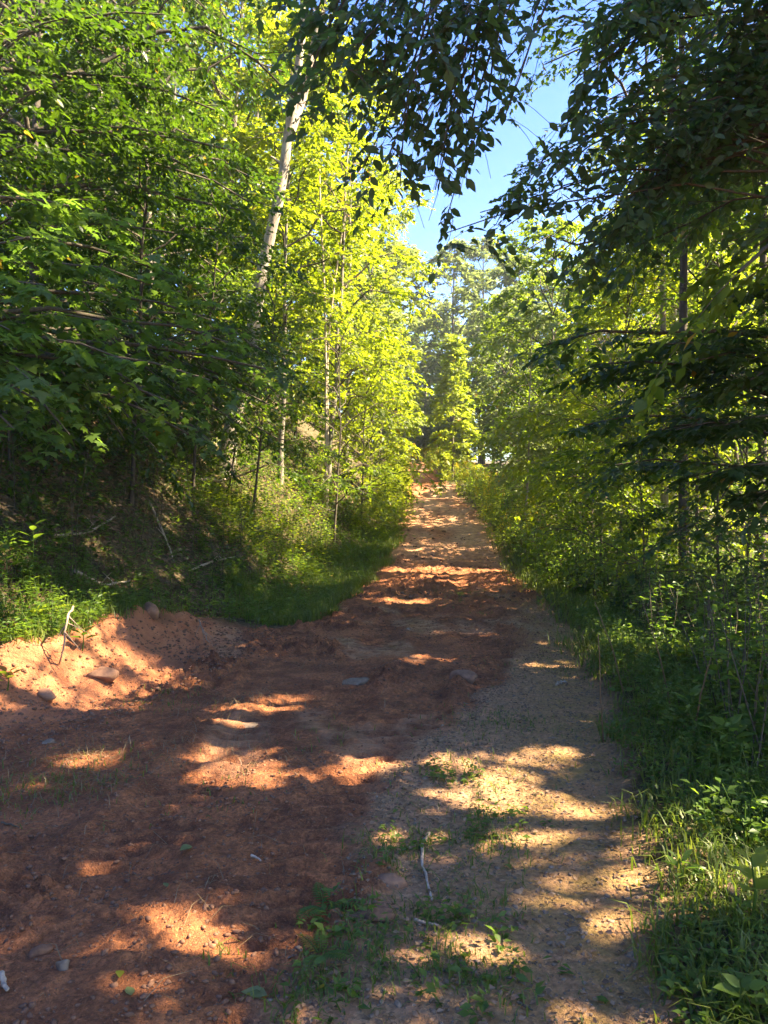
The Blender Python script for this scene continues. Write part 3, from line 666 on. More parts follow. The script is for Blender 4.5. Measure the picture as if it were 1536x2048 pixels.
ends = [(60, 880, 10.2), (150, 910, 10.8), (250, 880, 11.4), (330, 920, 12), (420, 880, 13), (20, 930, 9.6), (460, 930, 14), (300, 840, 12.4), (480, 850, 14.4), (540, 810, 15.4), (440, 790, 14.8), (520, 760, 15.8), (400, 830, 13.6), (570, 790, 16.2), (200, 850, 12), (110, 820, 11), (490, 720, 15.4), (350, 780, 13.2), (600, 840, 17), (560, 880, 16.4)]
plant_tree('dogwood_tree', 'dogwood whose low leafy branches droop over the shaded left bank', (dx_, dy_), 6, 2, n=0, r0=.08, leaf='lf_shaded', bark='bark_dark', ls=.10, lw=.58, sec=9, tw=5, nl=7, twlen=.34, tmpl=OVAL, tilt=.35, flat=.2, seclen=.2, droop=.3,
           extra=[arc((dx_, dy_, dz_+np.clip(W(*e)[2]-dz_+.3, .8, 5)), W(*e), .45) for e in ends], trunk=trunk_line((dx_, dy_, dz_-.1), 6, (.3, 0)))
# thin bare poles among the yellow-green leaves
for lab, pts, y in (('thin pale sapling pole rising straight among yellow-green leaves', [(652, 700), (648, 560), (640, 400), (637, 190)], 25.0),
                    ('thin pale sapling pole slanting to the right among yellow-green leaves', [(655, 690), (672, 540), (690, 430), (704, 350)], 25.4)):
    p = np.array([W(a, b, y) for a, b in pts]); b0 = np.array([p[0][0], y, float(Hs(p[0][0], y))-.05])
    p = resample(np.concatenate([[b0], p]), 10); root = thing('sapling_pole', lab, 'sapling', b0)
    V, F = tubes(p[None], np.linspace(.05, .02, 10)[None], 7); link('stem', mesh_np('stem', V-b0, [F], M['dead'], None, True), root)
    br = np.array([resample(arc(p[i], p[i]+np.array([RNG.normal(0, .5), RNG.normal(0, .4), .7]), .1), 5) for i in (5, 6, 7, 8, 9, 9)])
    for q in br:
        V, F = tubes(q[None], np.linspace(.014, .004, 5)[None], 4); link('branch', mesh_np('branch', V-b0, [F], M['dead'], None, True), root)
# rusty leaves on the tree at the sky's rim
P = np.array([W(px, row, 31.5) for px, row in zip(RNG.normal(690, 28, 130), RNG.normal(330, 55, 130))])
o = link('rusty_leaf_spray', leaves_mesh('rusty_leaf_spray', P, RNG.normal(0, 1, P.shape), UP+RNG.normal(0, .6, P.shape), np.full(len(P), .17), M['rust'])); tag(o, 'scatter of rust-red leaves in the yellow-green tree by the sky', 'leaves', kind='stuff')

# ---------------------------------------------------------------- right side
right = [
 ('straight_oak', 'straight dark trunk standing well inside the right-hand thicket', 1326, 20, 17, 3.3, .48, 24, 'lf_mid', 'bark_grey', .14, dict(lean=(.0, 0), wob=.006)),
 ('straight_oak', 'pale slim trunk close behind the straight dark one on the right', 1346, 24, 15, 2.8, .5, 22, 'lf_yel', 'bark_pale', .15, dict(lean=(.1, 0), wob=.006)),
 ('straight_oak', 'added tall tree behind the beech sprays on the right, shading the left slope', 1370, 15.5, 17.5, 3.6, .50, 24, 'lf_shaded', 'bark_dark', .15, dict(wob=.006)),  # added for the shadow its crown throws on the left slope
 ('straight_oak', 'added tall tree near the right edge, its high crown shading the left slope', 1520, 18.5, 20, 3.8, .45, 22, 'lf_shaded', 'bark_dark', .17, dict(wob=.006)),  # second tree put in to keep sun off the left slope
 ('young_ash', 'slender pale-stemmed sapling rising from the right-hand verge', 1050, 26, 7.5, 1.3, .30, 18, 'lf_pale', 'bark_pale', .14, {}),
 ('young_ash', 'leafy olive tree behind the slender pale-stemmed sapling', 1110, 31, 11, 2.8, .12, 26, 'lf_mid', 'bark_grey', .17, dict(vbias=.25)),
 ('young_ash', 'yellowing tree at mid height left of the straight dark trunk', 1240, 21, 8.5, 2.5, .18, 24, 'lf_yel', 'bark_dark', .13, {}),
 ('young_ash', 'sunlit tree behind the straight trunk on the right', 1390, 27, 13, 3.2, .2, 28, 'lf_yel', 'bark_grey', .16, {}),
 ('young_ash', 'yellow-green crown near the right edge above the dark sprays', 1490, 22, 12.5, 3.0, .2, 26, 'lf_yel', 'bark_dark', .14, {}),
 ('young_ash', 'forked dark sapling right of the straight trunk', 1385, 17, 8, 2.0, .4, 16, 'lf_mid', 'bark_dark', .12, {}),
 ('young_ash', 'green tree filling the thicket right of the yellowing one', 1300, 33, 13, 3.5, .08, 26, 'lf_yel', 'bark_grey', .2, dict(vbias=.2)),
 ('young_ash', 'pale green tree behind the bright conical sapling', 1000, 54, 12, 2.8, .06, 26, 'lf_pale', 'bark_grey', .21, {}),
 ('young_ash', 'olive tree right of the track halfway up', 1035, 38, 8.5, 2.0, .06, 24, 'lf_mid', 'bark_grey', .18, dict(vbias=.3)),
 ('hornbeam', 'low bush with yellow-green top beside the right verge', 1165, 22, 4.4, 1.6, .10, 20, 'lf_yel', 'bark_dark', .12, dict(shape='layer', elev=(.05, .5), flat=.25)),
 ('hornbeam', 'layered dark bush inside the right thicket', 1200, 16.5, 4.8, 2.0, .16, 20, 'lf_yel', 'bark_dark', .105, dict(shape='layer', elev=(.05, .5), flat=.22)),
 ('hornbeam', 'layered dark bush low at the right edge of the picture', 1440, 11.5, 4.0, 1.9, .10, 22, 'lf_dark', 'bark_dark', .10, dict(shape='layer', elev=(.05, .5), flat=.22)),
 ('hornbeam', 'shrub with small leaves in the thicket just behind the verge weeds', 1290, 12.5, 3.2, 1.4, .06, 20, 'lf_yel', 'bark_dark', .09, dict(elev=(.1, .9))),
 ('hornbeam', 'shady shrub where the verge turns right of the track', 1195, 16, 2.8, 1.2, .05, 18, 'lf_mid', 'bark_dark', .10, dict(elev=(.1, .9))),
 ('hornbeam', 'deep green shrub by the far right edge behind the layered bush', 1500, 15, 5.2, 2.2, .06, 24, 'lf_mid', 'bark_dark', .115, {}),
 ('hornbeam', 'olive shrub between the slender sapling and the verge flowers', 1075, 30, 4.0, 1.5, .04, 20, 'lf_pale', 'bark_dark', .14, {}),
 ('hornbeam', 'round green shrub deep in the thicket under the yellowing tree', 1215, 26, 5.2, 2.4, .04, 24, 'lf_yel', 'bark_dark', .15, dict(vbias=.2)),
 ('hornbeam', 'green shrub deep in the thicket at the foot of the straight trunk', 1370, 21, 4.5, 2.4, .04, 24, 'lf_yel', 'bark_dark', .13, dict(vbias=.2)),
 ('conical_sapling', 'bright yellow-green conical sapling beside the far bend of the track', 905, 44, 8.2, 1.9, .02, 38, 'lf_lime', 'bark_grey', .23, dict(shape='cone', elev=(.35, .9), sec=7, tw=3, nl=6)),
]
for (nm, lab, px, y, h, R, f0, n, lf, bk, ls, kw) in right:
    a = dict(lean=(RNG.normal(0, .25), 0)); a.update(kw)
    plant_tree(nm, lab, LT(px, y), h, R, f0, n, r0=.0062*h, leaf=lf, bark=bk, ls=ls, **a)
# near layered branches reaching in from the right
hx, hy = 4.4, 7.6; hz = float(Hs(hx, hy))
ends = [(1090, 690, 7.6), (1180, 730, 7.2), (1300, 690, 6.8), (1240, 760, 7.8), (1400, 720, 6.6), (1480, 660, 6.4), (1170, 850, 8.2), (1260, 880, 7.6), (1350, 860, 7.2), (1450, 850, 6.6), (1500, 760, 6.2), (1230, 930, 8.4), (1400, 950, 7.2), (1500, 930, 6.4), (1480, 590, 7.2), (1340, 800, 8.2), (1500, 1010, 6.6)]
plant_tree('layered_hornbeam', 'hornbeam reaching dark flat sprays of leaves in from the right', (hx, hy), 6.5, 2, n=0, r0=.09, leaf='lf_dark', bark='bark_dark', ls=.095, lw=.56, sec=10, tw=5, nl=7, twlen=.3, tmpl=OVAL, tilt=.3, flat=.13, seclen=.26, droop=.2,
           extra=[arc((hx, hy, hz+max(.7, W(*e)[2]-hz-RNG.uniform(.0, .5))), W(*e), .2) for e in ends], trunk=trunk_line((hx, hy, hz-.1), 6.5, (-.2, 0)))
# tall trees off to the right whose crowns shade the lane
for i, (x, y, h, R) in enumerate([(6.6, 2.5, 14, 3.6), (8.5, 7.5, 17, 3.8), (10.5, 3.5, 18, 4), (12.2, 11, 20, 4.2), (9.6, 12.5, 18, 3.6), (14.5, 6.5, 21, 4.2), (5.2, 6.2, 9, 2.4), (16.5, 12.5, 22, 4), (6.9, 11.5, 17.5, 3.6)]):
    plant_tree('woodland_tree', 'tall tree beyond the right edge whose crown shades the lane', (x, y), h, R, .30 if h > 10 else .35, 30, r0=.012*h, leaf='lf_mid', bark='bark_grey', ls=.11 if h < 10 else (.15 if (x, y) == (6.9, 11.5) else .24), sec=10, tw=8 if h < 10 else 5, nl=8, group='tall trees beyond the right edge')
# ---------------------------------------------------------------- far trees: a few kinds, copied
protos = []
for i, (lf, h, R, shp) in enumerate([('lf_pale', 18, 3.6, 'oval'), ('lf_mid', 16, 3.6, 'oval'), ('lf_pale', 20, 3.2, 'oval'), ('lf_yel', 14, 3.2, 'oval')]):
    r, _ = plant_tree('far_tree', 'x', (-3+9*i, 72 if i < 3 else 68), h, R, .08, 34, r0=.2, leaf=lf, bark='bark_grey', ls=.27, sec=10, tw=6, nl=8, carve=False, group='far trees behind the top of the track')
    protos.append(r)
far = [(0, 800, 66, 1.0), (1, 850, 74, .9), (0, 905, 64, .98), (2, 965, 70, 1.0), (0, 1030, 62, .92), (1, 1090, 66, 1.0), (2, 1160, 60, .8), (1, 1220, 58, .85), (3, 1290, 52, .95), (1, 1360, 48, .85), (0, 1430, 52, .8), (1, 1500, 46, .9), (3, 1150, 46, .8), (3, 1090, 52, .6), (2, 760, 74, .95), (1, 700, 62, 1.0), (3, 640, 58, 1.1), (1, 550, 55, 1.0), (1, 450, 48, 1.0), (1, 340, 46, 1.1), (1, 220, 44, 1.0), (3, 120, 42, 1.0), (1, 20, 40, 1.0), (1, 1580, 40, .9), (1, 1470, 36, .75), (3, 1420, 40, .85),
       (0, 880, 88, 1.05), (1, 960, 92, 1.1), (2, 1040, 86, 1.0), (1, 1130, 90, 1.0), (1, 1240, 80, 1.0), (0, 1340, 76, 1.0), (1, 1440, 70, 1.0), (1, 820, 95, 1.05), (1, 1540, 62, 1.0), (1, 1640, 52, 1), (1, -80, 46, 1.1)]
used = set()
far += [(3, px, y, sc_) for px, y, sc_ in ((770, 70, .42), (800, 72, .36), (835, 76, .40), (870, 72, .36), (900, 74, .45), (935, 66, .42), (985, 60, .4), (740, 64, .45), (700, 56, .45), (815, 82, .5), (860, 84, .55), (790, 77, .6), (830, 71, .3), (850, 78, .55), (885, 80, .6), (912, 70, .4), (760, 78, .6))]
far += [(1, px, y, sc_) for px, y, sc_ in ((1130, 52, .4), (1200, 44, .42), (1270, 40, .4), (1340, 38, .36), (1420, 34, .38), (1500, 31, .36), (1560, 27, .34), (1180, 35, .33), (1090, 40, .36), (1460, 45, .5), (1380, 56, .5), (1250, 60, .5), (1530, 38, .5))]
for (k, px, y, s) in far:
    x = (px-768)/FPX*y; loc = (x, y, float(Hs(x, y))-.1)
    where = 'high on the left slope' if px < 720 else ('deep in the right-hand wood' if px > 1080 else 'behind the top of the track')
    nm = {0: 'green tree with haze-pale leaves', 1: 'green tree', 2: 'tall slender tree with haze-pale leaves', 3: 'yellow-green tree'}[k] if s > .6 else {1: 'low green bush', 3: 'low yellow-green bush'}[k]
    nm = nm+' standing '+where; grp = ('far trees ' if s > .6 else 'far bushes ')+where
    if k not in used:
        used.add(k); r = protos[k]; r.location = loc; r['label'] = nm; r['group'] = grp; r.scale = (s, s, s)
    else:
        copy_tree(protos[k], loc, RNG.uniform(0, 6.28), (s*RNG.uniform(.9, 1.1), s*RNG.uniform(.9, 1.1), s), nm, grp)
print('tree tris', TRI)

# ---------------------------------------------------------------- grass, weeds, litter
def blades(name, xy, h, mat, w=.006, lean=.5, label=None, cat=None, z=None, parent=None, origin=(0, 0, 0), zoff=0):
    n = len(xy); x, y = xy[:, 0], xy[:, 1]
    z = Z1(x, y) if z is None else z
    B = np.stack([x, y, z-.01+zoff], 1); az = RNG.uniform(0, 2*pi, n); ln = np.abs(RNG.normal(0, lean, n))+.1
    d = np.stack([np.cos(az), np.sin(az), np.zeros(n)], 1); s = np.stack([-np.sin(az), np.cos(az), np.zeros(n)], 1)
    h = np.broadcast_to(h, (n,))*RNG.uniform(.5, 1.2, n); ww = (w*RNG.uniform(.6, 1.3, n))[:, None]
    m = B+d*(h*ln*.28)[:, None]+UP*(h*.58)[:, None]; t = B+d*(h*ln*.95)[:, None]+UP*(h*np.clip(1-.38*ln, .2, 1))[:, None]
    V = np.stack([B-s*ww, B+s*ww, m+s*ww*.8, m-s*ww*.8, t], 1)-np.asarray(origin)
    b = np.arange(n)[:, None]*5
    me = mesh_np(name, V.reshape(-1, 3), [b+np.array([[3, 2, 4]]), b+np.array([[0, 1, 2, 3]])], M[mat], {'v': np.repeat(RNG.uniform(0, 1, n), 5)})
    o = link(name, me, parent)
    if parent is None: tag(o, label, cat, kind='stuff')
    return o
def herbs(name, xy, h, nl, ls, mat, label, lw=.5, stems=True, z=None, spread=.35, tilt=.35, up=.1, origin=(0, 0, 0), parent=None, tmpl=KITE, kind='stuff', cat='plants'):
    n = len(xy); z = Z1(xy[:, 0], xy[:, 1]) if z is None else z
    B = np.stack([xy[:, 0], xy[:, 1], z-.02], 1); hh = np.broadcast_to(h, (n,))*RNG.uniform(.55, 1.25, n)
    ln = RNG.normal(0, .16, (n, 2))
    top = B+np.stack([ln[:, 0]*hh, ln[:, 1]*hh, hh], 1); mid = .5*(B+top)+np.stack([RNG.normal(0, .03, n), RNG.normal(0, .03, n), .05*hh], 1)
    t = RNG.uniform(.2, 1.02, (n, nl)); P = B[:, None]*(1-t)[..., None]+top[:, None]*t[..., None]
    az = RNG.uniform(0, 2*pi, (n, nl)); D = np.stack([np.cos(az), np.sin(az), RNG.normal(up, .25, (n, nl))], -1)
    P = P+D*(RNG.uniform(0, spread, (n, nl))*ls*1.6)[..., None]
    N = UP+RNG.normal(0, tilt, (n, nl, 3)); S = (ls*RNG.uniform(.55, 1.25, (n, nl))*(1.1-.35*t))
    v = np.clip(np.repeat(RNG.uniform(0, 1, n), nl)*.6+RNG.uniform(0, .4, n*nl), 0, 1)
    P = P.reshape(-1, 3)
    o = link(name, leaves_mesh(name, P, D.reshape(-1, 3), N.reshape(-1, 3), S.ravel(), M[mat], tmpl, lw, v, origin), parent)
    if parent is None: tag(o, label, cat, kind=kind)
    if stems:
        V, F = tubes(np.stack([B, mid, top], 1), np.full((n, 3), .0035)*np.array([1.2, 1, .6])*(1+.5*(hh[:, None] > .8)), 3)
        link('stems', mesh_np('stems', V-np.asarray(origin), [F], M['twig' if np.max(h) > .8 and mat != 'lf_lime' else 'lf_herb'], {'v': np.full(len(V), .6)}), o if parent is None else parent)
    return o, top
def scatter(n, y0, y1, fx0, fx1, p=1.0, dens=None):
    y = y0+(y1-y0)*RNG.uniform(0, 1, n)**p; a = fx0(y); b = fx1(y); x = a+(b-a)*RNG.uniform(0, 1, n)
    xy = np.stack([x, y], 1)
    if dens is not None: xy = xy[RNG.uniform(0, 1, n) < dens(x, y)]
    return xy
patchy = lambda s, lo=-.02, hi=.12: (lambda x, y: sstep(lo, hi, fbm(x*.9, y*.9, 3, s)+.03))
# ditch grass left of the track
xy = scatter(24000, 10.8, 27, lambda y: XL(y)-1.6-.3*np.sin(y), lambda y: XL(y)+.12+.15*np.sin(y*2.1), 1.25)
xy = xy[RNG.uniform(size=len(xy)) < sstep(10.6, 11.8, xy[:, 1]+.6*(xy[:, 0]-XL(xy[:, 1])))*sstep(-.22, .1, fbm(xy[:, 0]*1.3, xy[:, 1]*1.3, 3, 19))]
blades('ditch_grass', xy, .30+.45*fbm(xy[:, 0]*1.6, xy[:, 1]*1.6, 3, 7), 'grass', .0055, .75, 'lush green grass filling the ditch along the left of the track', 'grass')
xy = scatter(420, 10.6, 26, lambda y: XL(y)-2.0, lambda y: XL(y)-.1, 1.2)
herbs('ditch_weeds', xy, .42, 13, .09, 'lf_herb', 'leafy weeds standing in the ditch grass left of the track', .45)
# right verge
xy = scatter(26000, 1.6, 9, lambda y: XR(y)-.12, lambda y: XR(y)+1.9, 1.4)
xy = xy[RNG.uniform(size=len(xy)) < sstep(-.25, .35, xy[:, 0]-XR(xy[:, 1])+.7*fbm(xy[:, 0]*2.2, xy[:, 1]*2.2, 3, 15))]
blades('verge_grass', xy, .13, 'grass', .0042, .8, 'short grass and clover on the right verge beside the tan strip', 'grass')
xy = scatter(16000, 8, 30, lambda y: XR(y)-.35, lambda y: XR(y)+1.3, 1.4)
xy = xy[RNG.uniform(size=len(xy)) < sstep(-.3, .3, xy[:, 0]-XR(xy[:, 1])+.9*fbm(xy[:, 0]*1.4, xy[:, 1]*1.4, 3, 17))]
blades('verge_grass', xy, .26, 'grass', .005, .8, 'taller grass along the right verge further up the track', 'grass')
# clover-like low leaves on the verge
xy = scatter(3600, 1.6, 8, lambda y: XR(y)-.05, lambda y: XR(y)+2.2, 1.5, patchy(41, -.12, .1))
herbs('verge_weeds', xy, .11, 8, .045, 'lf_herb', 'low broad-leaved weeds carpeting the right verge', .6, False)
xy = scatter(1000, 3.4, 12, lambda y: XR(y)+.35-.25*sstep(4, 7, y), lambda y: XR(y)+2.4, 1.1)
herbs('verge_weeds', xy, .30, 16, .065, 'lf_herb', 'knee-high leafy weeds at the foot of the right thicket', .5)
xy = scatter(1500, 4.5, 16, lambda y: XR(y)+.75, lambda y: XR(y)+5.5, 1.2)
herbs('undergrowth', xy, .85, 18, .10, 'lf_herb', 'shady undergrowth of leafy stems in the right thicket', .55)
xy = scatter(1500, 14, 40, lambda y: XR(y)+.35, lambda y: XR(y)+7, 1.3)
herbs('undergrowth', xy, 1.15, 20, .15, 'lf_herb', 'tall leafy undergrowth along the right of the climbing track', .5)
# roadside flowers on the sunny right verge
xy = scatter(460, 23, 58, lambda y: XR(y)-.25, lambda y: XR(y)+1.7, 1.2)
o, top = herbs('verge_flowers', xy, 1.05, 26, .13, 'lf_lime', 'sunlit yellow-green goldenrod stems lining the right edge of the climbing track', .38, up=.35)
tt = top[RNG.uniform(size=len(top)) < .35]; nb = 26
P = (tt[:, None]+RNG.normal(0, 1, (len(tt), nb, 3))*np.array([.05, .05, .10])).reshape(-1, 3)
link('blossoms', leaves_mesh('blossoms', P, RNG.normal(0, 1, P.shape), UP+RNG.normal(0, .7, P.shape), np.full(len(P), .06), M['golden']), o)['kind'] = 'stuff'
xy = scatter(380, 25, 46, lambda y: XL(y)-1.5, lambda y: XL(y)+.25)
herbs('verge_weeds', xy, .8, 26, .13, 'lf_yel', 'sunny leafy weeds crowding the left edge of the climbing track', .5, spread=1.6)
xy = scatter(260, 42, 63, lambda y: XL(y)-1.2, lambda y: XL(y)+.3)
herbs('verge_weeds', xy, .7, 16, .17, 'lf_lime', 'sunny weeds on the left edge near the top of the track', .45)
xy = scatter(2500, 55, 70, lambda y: np.full_like(y, .5), lambda y: np.full_like(y, 5.0))
blades('crest_grass', xy[np.abs(xy[:, 1]-63) < 4], .5, 'straw', .02, .5, 'pale dry grass on the crest where the track disappears', 'grass')
# hillside plants
hl = lambda y: XL(y)-9.0
xy = scatter(4200, 5, 26, hl, lambda y: XL(y)-D0(y)+.15, 1.2, patchy(43, -.16, .08))
herbs('hillside_weeds', xy, .26, 11, .075, 'lf_herb', 'scattered weeds over the shaded leaf litter of the left bank', .5)
xy = scatter(330, 8.5, 26, lambda y: XL(y)-8, lambda y: XL(y)-1.5, 1.1)
herbs('hillside_saplings', xy, 1.15, 46, .11, 'lf_shaded', 'knee-high to chest-high seedlings crowding the shaded left slope', .5, spread=2.2)
xy = scatter(150, 15.5, 28, lambda y: XL(y)-3.4, lambda y: XL(y)-1.3, 1.1)
herbs('ridge_brush', xy, .6, 34, .10, 'lf_yel', 'sunlit tangle of brush on the ridge of the left bank', .5, spread=2.0)
xy = scatter(900, 14, 30, lambda y: XL(y)-5.5, lambda y: XL(y)-1.2, 1.1)
herbs('hillside_weeds', xy, .42, 14, .10, 'lf_mid', 'leafy seedlings on the sunny ridge of the left bank', .5)
xy = scatter(520, 4.6, 9.6, lambda y: XL(y)-2.0, lambda y: XL(y)-.78, 1.0)
herbs('bank_weeds', xy, .28, 14, .075, 'lf_herb', 'bright weeds and ferny leaves along the lip of the red clay bank', .42)
xy = scatter(2200, 4.4, 10, lambda y: XL(y)-1.7, lambda y: XL(y)-.75, 1.0)
blades('bank_grass', xy, .2, 'grass', .005, .8, 'thin grass along the lip of the red clay bank', 'grass')
# tufts on the lane
tuf = []
for (px, row, n, r) in [(700, 1960, 160, .12), (640, 1990, 90, .08), (880, 1870, 150, .10), (960, 1660, 150, .16), (960, 1720, 130, .14), (900, 1940, 80, .07), (1010, 1440, 180, .3), (960, 1460, 120, .25), (985, 1190, 360, .9), (870, 1195, 160, .7), (930, 1540, 160, .2), (980, 1570, 110, .18), (850, 1690, 80, .1), (790, 1700, 110, .12), (720, 1860, 160, .13), (760, 1690, 90, .1), (740, 1900, 110, .1), (970, 1950, 90, .08), (985, 1830, 100, .09), (110, 1570, 420, .3), (60, 1590, 160, .2), (350, 1400, 160, .26), (310, 1410, 90, .2), (430, 1600, 90, .2), (640, 1480, 60, .2), (220, 1545, 80, .16), (840, 1210, 120, .5), (1030, 1330, 90, .3), (780, 1745, 60, .06), (840, 1960, 60, .06), (1010, 1990, 60, .08), (930, 1790, 90, .1), (1020, 1700, 60, .1), (560, 1990, 60, .08), (460, 1920, 40, .05), (810, 1830, 50, .06)]:
    c = G(px, row); tuf.append(c[:2]+RNG.normal(0, r, (n, 2)))
xy = np.concatenate(tuf); xy = xy[RNG.uniform(size=len(xy)) < .62]
blades('track_grass', xy, .07, 'grass', .003, 1.1, 'sparse tufts of grass on the bare soil of the track', 'grass')
xy = scatter(1500, 1.9, 9, lambda y: XS(y), lambda y: XR(y)+.1, 1.4, patchy(47, -.05, .2))
blades('track_grass', xy, .05, 'grass', .0032, 1.0, 'tiny grass sprouts on the gravelly shoulder', 'grass')
xy = np.concatenate([G(px, row)[:2]+RNG.normal(0, .09, (9, 2)) for px, row in ((780, 1700), (735, 1880), (960, 1680), (970, 1860), (990, 1970), (870, 1540), (940, 1560), (720, 2010), (860, 1860), (900, 1990), (1000, 1640), (690, 1850))])
herbs('track_weeds', xy, .08, 7, .05, 'lf_herb', 'small broad-leaved seedlings on the gravelly shoulder', .5, False)
xy = scatter(15000, 2.0, 21, lambda y: XS(y)*sstep(13, 11, y)+(XR(y)-1.5)*sstep(11, 13, y)-.05, lambda y: XS(y)*sstep(13, 11, y)+(XR(y)-1.5)*sstep(11, 13, y)+.62, 1.2, lambda x, y: sstep(-.03, .16, fbm(x*1.5, y*.8, 3, 57)))
blades('strip_grass', xy, .055, 'grass', .0032, 1.3, 'broken strip of trampled grass between the red soil and the tan path', 'grass')
# flattened grass, straw
xy = np.concatenate([G(110, 1570)[:2]+RNG.normal(0, .28, (260, 2)), G(480, 1420)[:2]+RNG.normal(0, .3, (260, 2)), G(200, 1510)[:2]+RNG.normal(0, .25, (120, 2)), G(460, 1500)[:2]+RNG.normal(0, .3, (160, 2)), scatter(500, 2, 9, lambda y: np.maximum(XL(y), -3), lambda y: XR(y), 1.3)])
blades('straw', xy, .09, 'straw', .0018, 2.6, 'dry straw strewn over the churned red soil', 'straw')
# dead leaves
def flat_leaves(name, xy, s, label, mat='litter', lift=.012):
    P = np.stack([xy[:, 0], xy[:, 1], Z1(xy[:, 0], xy[:, 1])+lift], 1); az = RNG.uniform(0, 6.28, len(P))
    D = np.stack([np.cos(az), np.sin(az), RNG.normal(0, .25, len(P))], 1)
    tag(link(name, leaves_mesh(name, P, D, UP+RNG.normal(0, .35, P.shape), s*RNG.uniform(.6, 1.3, len(P)), M[mat], KITE, .6)), label, 'leaves', kind='stuff')
flat_leaves('leaf_litter', scatter(24000, 5, 30, hl, lambda y: XL(y)-D0(y)+.2, 1.3), .09, 'brown leaf litter covering the left bank')
flat_leaves('leaf_litter', scatter(6500, 1.7, 9, lambda y: XS(y)-.05, lambda y: XR(y)+.7, 1.4), .026, 'small brown leaves and bits on the gravelly shoulder')
flat_leaves('leaf_litter', scatter(1500, 3, 14, lambda y: XR(y)+.2, lambda y: XR(y)+4, 1.2), .08, 'brown leaves under the right thicket')

# ---------------------------------------------------------------- clods and pebbles, stones
def ico(sub=1, seed=0, rough=.25, sq=(1, 1, .7)):
    import bmesh
    bm = bmesh.new(); bmesh.ops.create_icosphere(bm, subdivisions=sub+1, radius=1)
    V = np.array([v.co[:] for v in bm.verts]); F = np.array([[v.index for v in f.verts] for f in bm.faces]); bm.free()
    r = np.random.default_rng(seed)
    for _ in range(9):
        d = unit(r.normal(size=3)); c = r.uniform(.42, .8); k = V@d; V = V-np.maximum(0, k-c)[:, None]*d*.95
    V = V*(1+r.normal(0, rough*.35, (len(V), 1)))
    return V*np.array(sq), F
def tiny(seed):
    import bmesh
    bm = bmesh.new(); bmesh.ops.create_icosphere(bm, subdivisions=1, radius=1)
    V = np.array([v.co[:] for v in bm.verts]); F = np.array([[v.index for v in f.verts] for f in bm.faces]); bm.free()
    r = np.random.default_rng(seed+40); return V*(1+r.normal(0, .25, (len(V), 1)))*np.array([1.2, .9, .7]), F
def lumps(name, xy, s, mat, label, sink=.42, sub=1, smooth=False):
    tm = [ico(sub, i, .3) for i in range(8)] if sub else [ico(1, 0, 0)]*0+[tiny(i) for i in range(8)]
    Vs = []; Fs = []; o = 0
    z = Z1(xy[:, 0], xy[:, 1])
    for i in range(len(xy)):
        V, F = tm[i % 8]; a = RNG.uniform(0, 6.28); c_, s_ = cos(a), sin(a)
        k = s[i]; Q = V@np.array([[c_, s_, 0], [-s_, c_, 0], [0, 0, 1]])*k
        Vs.append(Q+np.array([xy[i, 0], xy[i, 1], z[i]+k*.7*(1-2*sink)])); Fs.append(F+o); o += len(V)
    tag(link(name, mesh_np(name, np.concatenate(Vs), [np.concatenate(Fs)], M[mat], None, smooth)), label, 'soil' if mat == 'clod' else 'pebbles', kind='stuff')
xy = scatter(21000, 1.8, 12, lambda y: np.maximum(XL(y)-.6, -4.5), lambda y: XS(y)+.15, 1.7, patchy(61, -.16, .12))
lumps('soil_clods', xy, np.clip(np.exp(RNG.normal(math.log(.006), .55, len(xy))), 0, .014), 'clod', 'crumbled clods of red clay churned up over the track', sub=0)
xy = scatter(2600, 4.2, 10.2, lambda y: XL(y)-.9, lambda y: XL(y)+.5)
lumps('soil_clods', xy, np.clip(np.exp(RNG.normal(math.log(.0105), .55, len(xy))), 0, .02), 'clod', 'broken crumbs of red clay spilling down the bank', sub=0)
xy = scatter(1500, 14, 32, lambda y: XL(y), lambda y: XR(y), 1.3, patchy(63))
lumps('soil_clods', xy, np.exp(RNG.normal(math.log(.022), .5, len(xy))), 'clod', 'clods of clay along the climbing part of the track')
xy = scatter(5000, 1.8, 8, lambda y: XS(y)-.1, lambda y: XR(y)+.1, 1.7)
lumps('gravel', xy, np.clip(np.exp(RNG.normal(math.log(.0045), .55, len(xy))), 0, .013), 'pebble', 'small pebbles in the gravelly shoulder', sub=0)
